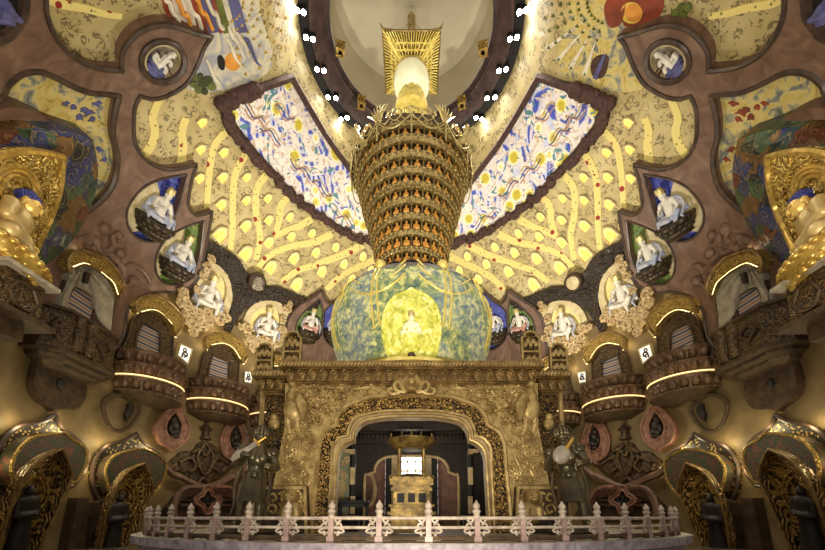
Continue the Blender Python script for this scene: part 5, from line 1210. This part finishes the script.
for k, (z, r) in enumerate(RG):
    zl = z-Z0-.36; h = (RG[k+1][0]-z if k < 8 else .72); rn = RG[k+1][1] if k < 8 else 3.48
    tier = obj('tier', MB().lathe([(r-.25,0),(r-.02,.0),(r+.02,.03),(r-.1,.06),(r-.2,.07),(r-.2,h-.16),(r+.02,h-.17),(rn-.02,h-.06),(rn-.02,h)], 64), m_pag, pg, world=False)
    b = MB(); n = NB[k]
    for i in range(n):
        a = 2*pi*i/n; b.box((r*.985*sin(a), -r*.985*cos(a), h/2-.04), (.07, .1, h-.2), RZ(a))
        for j in range(5):
            a1 = a+2*pi/n*(j+.5)/5; hh = .03+.07*abs(j-2)/2
            b.box((r*.99*sin(a1), -r*.99*cos(a1), h-.17-hh/2), (2*pi*r/n/5*1.02, .06, hh), RZ(a1))
    link('niche_arcade', meshof('niche_arcade', b, m_pag, False), tier)
    link('niche_wall', meshof('niche_wall', MB().lathe([(r-.19,.07),(r-.19,h-.16)], 64), m_pagdark), tier)
    b = MB(); nf = n*3
    for i in range(nf):
        a = 2*pi*(i+.3)/nf; rr = r+.06; L = .08+.09*(i % 3 == 0)
        b.tube([(rr*sin(a), -rr*cos(a), h-.14), (rr*sin(a), -rr*cos(a), h-.14-L)], [.018, .03], 4)
    for i in range(n*2):
        a = 2*pi*i/(n*2); rr = rn; b.ell((rr*sin(a), -rr*cos(a), h-.04), (.08, .04, .045), 6, 4, RZ(a)); b.tube([((r+.05)*sin(a+u*pi/n), -(r+.05)*cos(a+u*pi/n), h-.1-.1*(1-(2*u-1)**2)) for u in (0, .25, .5, .75, 1)], .014, 4)
    link('pendant_fringe', meshof('pendant_fringe', b, m_fringe), tier)
    tier.matrix_basis = M.Translation((0, 0, zl))
    for i in range(n):
        a = 2*pi*(i+.5)/n
        if cos(a) < .05: continue
        aa = a if a < pi else a-2*pi
        m = M.Translation((r*.965*sin(a), D-r*.965*cos(a), Z0+zl+.06)) @ RZ(a).to_4x4() @ M.Scale((h-.24)*.95, 4)
        tag(link('buddha_statue', me_cop, None, m), 'tiny copper gold buddha in the %s pagoda ring, %s of centre' % (WORD[k], 'right' if aa > 0 else 'left'), 'statue', 'small buddhas in the %s pagoda ring, %s half' % (WORD[k], 'right' if aa > 0 else 'left'))
ZR9 = RG[8][0]-Z0+.40
b = MB().lathe([(3.39,-.06),(3.58,.02),(3.64,.12),(3.58,.2),(3.44,.24),(3.1,.3),(2.4,.5),(1.5,.7),(1.2,.72)], 64)
obj('crown_rim', b, m_bronze, pg, world=False)
b = MB()
for k in range(40):
    a = 2*pi*k/40; b.tube([(3.61*sin(a+j*.155/9), -3.61*cos(a+j*.155/9), .05-.22*sin(j*pi/9)) for j in range(10)], .03, 5)
    b.ell((3.61*sin(a), -3.61*cos(a), .12), .09, 6, 5)
for k in range(12):
    a = 2*pi*k/12; b.tube([(3.65*sin(a+j*.52/12), -3.65*cos(a+j*.52/12), .1-.75*sin(j*pi/12)) for j in range(13)], .035, 5)
    b.tube([(3.64*sin(a), -3.64*cos(a), .1), (3.57*sin(a), -3.57*cos(a), -.9)], [.03,.05], 5)
g = obj('bead_garlands', b, m_fringe, pg, world=False)
b = MB()
for k in range(24):
    a = 2*pi*k/24
    if k % 4 == 2:
        for j in range(-3, 4): b.tube([(3.48*sin(a), -3.48*cos(a), .2), (3.57*sin(a+j*.03), -3.57*cos(a+j*.03), .7), (3.61*sin(a+j*.06), -3.61*cos(a+j*.06), 1.25-.09*abs(j))], [.07,.06,.015], 5)
    else:
        for j in range(3): b.tube([(3.52*sin(a+(j-1)*.07+.05*cos(q)*.8), -3.52*cos(a+(j-1)*.07+.05*cos(q)*.8), .38+.2*sin(q)+.1*(j == 1)) for q in [i*.7 for i in range(8)]], .05, 5)
cr = obj('flame_crest', b, m_fringe, pg, world=False)
for k in range(4):
    a = pi/4+k*pi/2; b = MB()
    b.tube([(r_*sin(a), -r_*cos(a), z_) for r_, z_ in ((3.48,-.35),(3.92,-.45),(4.13,-.15),(4.00,.12),(4.18,.3))], [.16,.14,.12,.12,.03], 7); b.ell((4.11*sin(a), -4.11*cos(a), .05), .17, 8, 6)
    o = obj('dragon_bracket', b, m_fringe, pg, world=False); o.matrix_basis = M.Translation((0, 0, ZR9))
for o in (g, cr): o.matrix_basis = M.Translation((0, 0, ZR9))
for o in pg.children:
    if o.name.startswith('crown_rim'): o.matrix_basis = M.Translation((0, 0, ZR9))
# crystal ball and many-bracketed square canopy on top
zb = P(411.5, 84, D).z; rb = abs(P(393.5, 84, D).x)
cb_ = P(411.5, 84, D)
b = MB().lathe([(0,-1.7),(1.0,-1.7),(1.0,-1.3),(.75,-1.1),(.85,-.95),(.7,-.8),(.75,-.7)], 32, c=(0,0,0))
for k in range(10): a = 2*pi*k/10; b.ell((.74*sin(a), -.74*cos(a), -.72), (.24,.1,.34), 8, 6, RZ(a) @ RX(-.25))
t0 = pg
bl = obj('ball_lotus', b, m_leaf, pg, world=False); bl.matrix_basis = M.Translation((0, 0, zb-Z0-.38))
bo = obj('crystal_ball', MB().ell((0, 0, 0), (rb, rb, rb*1.12), 28, 18), m_glass, pg, world=False); bo.matrix_basis = M.Translation((0, 0, zb-Z0))
E_ = P(411.5, 31, 18.3); ze = E_.z; half = abs(P(382.5, 31, 18.3).x)
b = MB(); hb_ = half
for sx in (0, 1, 2, 3):
    R4 = RZ(sx*pi/2)
    b.add([R4 @ V(v) for v in ((-hb_, -hb_, 0), (hb_, -hb_, 0), (hb_*.15, -hb_*.15, .75), (-hb_*.15, -hb_*.15, .75))], [(0,1,2,3)])
    b.tube([R4 @ V((hb_*(k/12*2-1), -hb_, .16*abs(k/6-1)**4)) for k in range(13)], .055, 6)
    b.tube([R4 @ V(v) for v in ((-hb_*.15,-hb_*.15,.8), (-hb_*.8,-hb_*.8,.2), (-hb_,-hb_,.14), (-hb_*1.08,-hb_*1.08,.34))], [.05,.06,.06,.02], 6)
r1 = obj('canopy_roof', b, m_pag, pg, False, False); r1.matrix_basis = M.Translation((0, 0, ze-Z0))
b = MB()
for sx in range(4):
    R4 = RZ(sx*pi/2)
    for k in range(21):
        x = hb_*(k/10-1)*.97; b.tube([R4 @ V((x, -hb_*.98, .0)), R4 @ V((x*.62, -hb_*.55, -.12))], .028, 5)
    for k in range(11):
        x = hb_*(k/5-1)*.85; b.tube([R4 @ V((x, -hb_*.8, -.1)), R4 @ V((x*.25, -hb_*.22, -.75))], .04, 5)
    for j, (u, z) in enumerate(((.72, -.16), (.58, -.32), (.44, -.48), (.32, -.62))):
        b.tube([R4 @ V((-hb_*u, -hb_*u, z)), R4 @ V((hb_*u, -hb_*u, z))], .045, 5)
        for k in range(7): b.box(R4 @ V((hb_*u*(k/3-1), -hb_*u, z)), (.13,.13,.1))
    b.tube([R4 @ V((-hb_, -hb_, .08)), R4 @ V((-hb_*.2, -hb_*.2, -.8))], .05, 5)
r2 = obj('eave_brackets', b, m_leaf, pg, False, False); r2.matrix_basis = M.Translation((0, 0, ze-Z0))
b = MB().lathe([(.95,-.85),(1.0,-.72),(.9,-.68),(.9,-.6),(0,-.6)], 28)
for k in range(24): a = 2*pi*k/24; b.ell((.95*sin(a), -.95*cos(a), -.88), (.09,.06,.1), 6, 5)
r3 = obj('canopy_collar', b, m_fringe, pg, world=False); r3.matrix_basis = M.Translation((0, 0, ze-Z0))
hs = P(411.5, 15, D).z-ze
b = MB().lathe([(.3,.7)]+[(.26 if k % 2 else .13, .9+(hs-.9)*k/14) for k in range(14)]+[(.2, hs-.1), (.1, hs+.15), (0, hs+.3)], 14)
for k in range(4): a = pi/4+k*pi/2; b.tube([(1.1*hb_*sin(a)*u*1.25, -1.1*hb_*cos(a)*u*1.25, (hs-.3)*(1-u)**1.7+.3*u) for u in [j/8 for j in range(9)]], .02, 4)
r4 = obj('spire', b, m_fringe, pg, world=False); r4.matrix_basis = M.Translation((0, 0, ze-Z0))
# ------------------------------------------------------------------ railing round the platform
RR = 11.35
def rail_pt(a, z, r=RR): return V((r*sin(a), D-r*cos(a), z))
da = .0975; A1 = -.0640
posts = [A1+da*k for k in range(-9, 11)]
zt_ = -.53
rail = thing('stone_railing', 'pale carved stone railing curving along the front of the round platform', 'railing', V((0, D-RR, PF)))
arc = [posts[0]+(posts[-1]-posts[0])*k/140 for k in range(141)]
for nm, z, r in (('top_rail', .02, .04), ('middle_rail', -.19, .035), ('bottom_rail', -.43, .06)): obj(nm, MB().tube([rail_pt(a, z) for a in arc], r, 8), m_stone if z > -.4 else m_bronze, rail)
for k in range(len(posts)-1):
    a0, a1 = posts[k], posts[k+1]
    for sg, a in ((1, a0), (-1, a1)):
        b = MB(); f = lambda u: a+sg*u*da
        for q in ([(.07,-.2),(.2,-.22),(.27,-.27),(.2,-.31),(.14,-.27)], [(.07,-.3),(.16,-.33),(.12,-.37)], [(.07,.0),(.12,-.08),(.2,-.02)], [(.1,-.13),(.18,-.1),(.22,-.16)]): b.tube([rail_pt(f(u), z-.0) for u, z in spl(q, False, 3)], .026, 5)
        obj('corner_scroll', b, m_stone, rail)
    for sg, a in ((1, a0), (-1, a1)):
        b = MB(); q = [(.05,-.37),(.16,-.38),(.26,-.42),(.24,-.5),(.05,-.52)]
        b.ext([(u, z) for u, z in q], -.05, .05, to=lambda u, z, y, a=a, sg=sg: rail_pt(a+sg*u*da, z, RR+y))
        obj('foot_bracket', b, m_bronze, rail)
for a in posts:
    m = M.Translation(rail_pt(a, PF)) @ RZ(a).to_4x4()
    inv = lambda bb: bb
    b = MB(); b.m = m; b.box((0, 0, .07), (.17, .17, .14)).box((0, 0, .34), (.12, .12, .42)); p = obj('post', b, m_post, rail, False)
    b = MB(); b.m = m; b.lathe([(.0,.55),(.075,.55),(.085,.6),(.06,.64),(.095,.69),(.09,.73),(.055,.76),(.085,.8),(.075,.86),(.04,.9),(.015,.95),(0,.96)], 12); obj('finial', b, m_stone, p)
# ------------------------------------------------------------------ armoured guardians
GB = [('c',(-.07,0,.5),.075,(-.1,-.02,.28),.06),('c',(-.1,-.02,.28),.055,(-.11,.01,.06),.042),('c',(-.11,.01,.05),.045,(-.13,-.09,.03),.035),('c',(.07,0,.5),.075,(.1,-.03,.28),.06),('c',(.1,-.03,.28),.055,(.11,.0,.06),.042),('c',(.11,.0,.05),.045,(.13,-.1,.03),.035),
      ('c',(0,0,.5),.105,(0,0,.62),.1),('c',(0,0,.62),.105,(0,0,.76),.12),('c',(-.13,0,.78),.06,(.13,0,.78),.06),('c',(0,0,.8),.05,(0,-.01,.87),.045),('e',(0,-.015,.91),(.056,.064,.072)),('e',(0,-.08,.905),(.013,.018,.02)),
      ('c',(-.15,0,.78),.055,(-.22,-.05,.64),.046),('c',(-.22,-.05,.64),.044,(-.16,-.19,.7),.034),('e',(-.145,-.21,.71),(.035,.035,.04)),
      ('c',(.15,0,.78),.055,(.23,-.03,.64),.046),('c',(.23,-.03,.64),.044,(.13,-.17,.62),.034),('e',(.12,-.19,.62),(.035,.035,.04))]
GB += [('c',(-.15+i*.018,-.235,.73),.011,(-.13+i*.018,-.25,.695),.009) for i in range(4)]+[('c',(.1+i*.018,-.215,.645),.011,(.1+i*.018,-.23,.605),.009) for i in range(4)]
me_gbody = blob('body', GB, .011, m_iron, 2)
ab = MB()
ab.lathe([(.12,.5),(.135,.44),(.155,.3),(.165,.26),(.15,.27),(.12,.46)], 20, fn=lambda r, z, a: r*(1+.06*cos(8*a))); me_gskirt = meshof('armour_skirt', ab, m_cloth)
ab = MB().lathe([(.125,.5),(.135,.53),(.125,.56)], 20); ab.ell((0,-.13,.53), (.045,.03,.04)); me_gbelt = meshof('belt', ab, m_iron)
ab = MB().ell((0,-.05,.7), (.115,.09,.1), 14, 10)
for x in (-1, 1):
    ab.ell((x*.17,0,.79), (.075,.075,.06), 12, 8); ab.ell((x*.055,-.125,.71), (.05,.03,.05), 10, 6)
me_gplate = meshof('breastplate', ab, m_iron)
ab = MB().lathe([(.075,.92),(.085,.945),(.07,.96),(.065,1.0),(.035,1.03),(.03,1.06),(.0,1.1)], 16)
for i in range(5): a = -1.2+.6*i; ab.ell((.075*sin(a), -.015-.075*cos(a), .99), (.02,.012,.04), 6, 5)
me_ghelm = meshof('helmet', ab, m_iron)
ab = MB()
for x in (-1, 1): ab.tube([V(q) for q in ((x*.12,.05,.85),(x*.17,.08,.95),(x*.1,.09,1.06),(-x*.02,.1,1.1))], [.008,.012,.012,.006], 6); ab.tube([V(q) for q in ((x*.16,.05,.6),(x*.2,.06,.42),(x*.17,.02,.22),(x*.21,.03,.06))], [.02,.026,.022,.01], 6)
me_gscarf = meshof('scarf', ab, m_cloth)
for s in SIDES:
    sd = side(s); fx = lambda x: x if s < 0 else 823-x
    o = P(fx(247), 519, 12.6); o.z = PF+.25
    H = (P(fx(255), 429, 12.6).z-o.z)/1.02
    m = M.Translation(o) @ RZ(.35*s*-1).to_4x4() @ RY(.09*-s).to_4x4()
    m = m @ M.Diagonal((.86, .86, 1, 1))
    t = thing('armoured_guardian', 'bronze armoured guardian statue %s' % ('lifting a long blade left of the gate' if s < 0 else 'holding a pear shaped lute right of the gate'), 'statue', m @ M.Scale(H, 4))
    for me in (me_gbody, me_gskirt, me_gbelt, me_gplate, me_ghelm, me_gscarf): link(me.name, me, t)
    bb = tag(obj('rock_plinth', MB().ell((o.x, o.y, PF+.12), (1.0, .7, .2), 14, 8).ell((o.x+.4, o.y+.1, PF+.15), (.4, .4, .2), 10, 6), m_bronze), 'rough bronze rock plinth under the guardian on the '+sd, 'plinth')
    if s < 0:
        w = thing('long_blade', 'long pale steel blade held across the left armoured guardian', 'weapon', P(250, 447, 12.0))
        a, c = P(231, 460, 11.9), P(266, 437, 12.2); d = (c-a).normalized()
        b = MB(); m2 = frame(a, d, V((0, -1, 0))); b.m = m2; L = (c-a).length
        b.ext([(-.02, 0), (-.09, .12), (-.08, L*.72), (.08, L*.72), (.09, .12), (.02, 0)], -.02, .02); b.ext([(-.1,.1),(-.16,.3),(-.1,.5)], -.015, .015); obj('blade', b, m_edge, w)
        b = MB(); b.m = m2; b.box((0, 0, L*.74), (.3, .1, .07)); b.tube([(0,0,L*.74),(0,0,L)], .04, 8); obj('hilt', b, m_goldstat, w)
    else:
        w = thing('pear_lute', 'pale pear shaped lute held by the right armoured guardian', 'lute', P(566, 452, 12.0))
        a, c = P(559, 459, 11.95), P(574, 437, 12.0); d = (c-a); b = MB(); b.m = frame(a, d, V((0, -1, .1))); L = d.length
        b.ell((0, .03, L*.2), (.27, .12, .33), 16, 10); obj('lute_body', b, m_edge, w)
        b = MB(); b.m = frame(a, d, V((0, -1, .1))); b.tube([(0,0,L*.4),(0,0,L*.9),(0,.1,L)], [.07,.05,.04], 8); obj('neck', b, m_goldstat, w)
WORLD = .62
# ------------------------------------------------------------------ lamps
bm_ = MB().lathe([(.0,-.02),(.17,-.02),(.2,.0),(.2,.3),(.12,.4),(0,.4)], 14); me_can = meshof('lamp_housing', bm_, m_black)
me_lens = meshof('lamp_lens', MB().lathe([(.0,-.06),(.1,-.05),(.15,-.03)], 12), m_lampglow)
def at_ring(px, py, zz):
    d = ray(px, py); return d*(zz/d.z)
for s in SIDES:
    for i, (x, y) in enumerate(((297,10),(303.5,12),(306,37),(313,39),(317,69),(324,70.5),(328,97),(336,98),(341,119),(347,117.5))):
        p = at_ring(x, y, 30.0); p = V((p.x if s < 0 else -p.x, p.y, p.z))
        t = thing('ceiling_spotlight', 'bright round spotlight, %s from the bottom of the %s arc round the pale ceiling' % (ordinal(9-i), side(s)), 'spotlight', p, 'spotlights of the ceiling ring')
        link('lamp_housing', me_can, t); link('lamp_lens', me_lens, t)
        l = bpy.data.lights.new('spotlight_beam', 'SPOT'); l.energy = 280; l.spot_size = radians(125); l.spot_blend = .8; l.shadow_soft_size = .15; l.color = (1, .95, .86)
        lo = bpy.data.objects.new('spotlight_beam', l); COL.objects.link(lo); lo.location = p-V((0, 0, .2))
    for i, (x, y, w, h) in enumerate(((340.5,43,9,20),(361.5,97,11,17))):
        p = at_ring(x, y, 30.9); m = M.Translation(V((p.x if s < 0 else -p.x, p.y, p.z-.5)))
        t = thing('gilt_pavilion', 'tiny gilt pavilion on the %s edge of the pale ceiling, %s one' % (side(s), ('upper', 'lower')[i]), 'pavilion', m @ RZ(-.3*s).to_4x4())
        b = MB().box((0, 0, 0), (.22, .22, .6)); obj('pavilion_body', b, m_goldcarve, t, False, False)
        for z, k in ((-.3, .28), (0, .24), (.3, .3)): obj('eave', MB().add([(-k,-k,z),(k,-k,z),(k,k,z),(-k,k,z),(-k*.5,-k*.5,z+.13),(k*.5,-k*.5,z+.13),(k*.5,k*.5,z+.13),(-k*.5,k*.5,z+.13)], [(0,1,2,3),(4,5,6,7),(0,1,5,4),(1,2,6,5),(2,3,7,6),(3,0,4,7)]), m_goldcarve, t, False, False)
def lamp(kind, name, loc, e, col=(1, .85, .6), size=.5, aim=None, **k):
    l = bpy.data.lights.new(name, kind); l.energy = e; l.color = col
    if kind == 'AREA': l.size = size
    else: l.shadow_soft_size = size
    for a, b in k.items(): setattr(l, a, b)
    o = bpy.data.objects.new(name, l); COL.objects.link(o); o.location = loc
    if aim is not None: o.rotation_euler = (V(aim)-V(loc)).to_track_quat('-Z', 'Y').to_euler()
    return o
w = bpy.data.worlds.new('hall_light'); SC.world = w; w.use_nodes = True
w.node_tree.nodes['Background'].inputs[0].default_value = (1, .92, .79, 1); w.node_tree.nodes['Background'].inputs[1].default_value = WORLD
WARM = (1, .88, .62)
# unseen floods in mid-air, added to brighten the dome and statues
for s in SIDES:
    lamp('SPOT', 'dome_fill', (s*8.0, 26, 9.0), 7200, (1, .93, .76), .6, (s*10, 30, 24), spot_size=radians(140), spot_blend=1)
    lamp('SPOT', 'dome_fill', (s*7.5, 9.0, 6.0), 4500, (1, .94, .8), .6, (s*9, 18, 26), spot_size=radians(120), spot_blend=1)
    lamp('SPOT', 'statue_fill', (s*9, 4, 3), 5000, WARM, .6, (s*19, 18, 14), spot_size=radians(70), spot_blend=1)
    lamp('POINT', 'lower_wall_lamp', (s*15.5, 21.5, 4.6), 160, WARM, .3)
    lamp('POINT', 'lower_wall_lamp', (s*14, 28, 6.2), 220, WARM, .3)
lamp('SPOT', 'gate_fill', (0, 1, -1), 4600, (1, .9, .7), .5, (0, 14, 3.4), spot_size=radians(75), spot_blend=1)  # unseen flood near the camera, added to brighten the gate
lamp('SPOT', 'pagoda_fill', (0, 3, 1), 5200, (1, .92, .74), .5, (0, 20, 16), spot_size=radians(40), spot_blend=1)  # unseen flood added to brighten the pagoda and its buddhas
for s in SIDES: lamp('POINT', 'crown_fill', (s*2.4, 17.6, 21.3), 600, (1, .94, .74), .15)  # unseen point lights, added to brighten the canopy
lamp('POINT', 'room_lamp', (0, 17.5, 3.0), 50, (1, .9, .75), .25)
for p_, e_ in GLOWS: lamp('POINT', 'cove_lamp', p_, e_, (1, .84, .46), .25)
lamp('POINT', 'room_lamp', (0, 20.6, 3.2), 160, (1, .97, .95), .25)
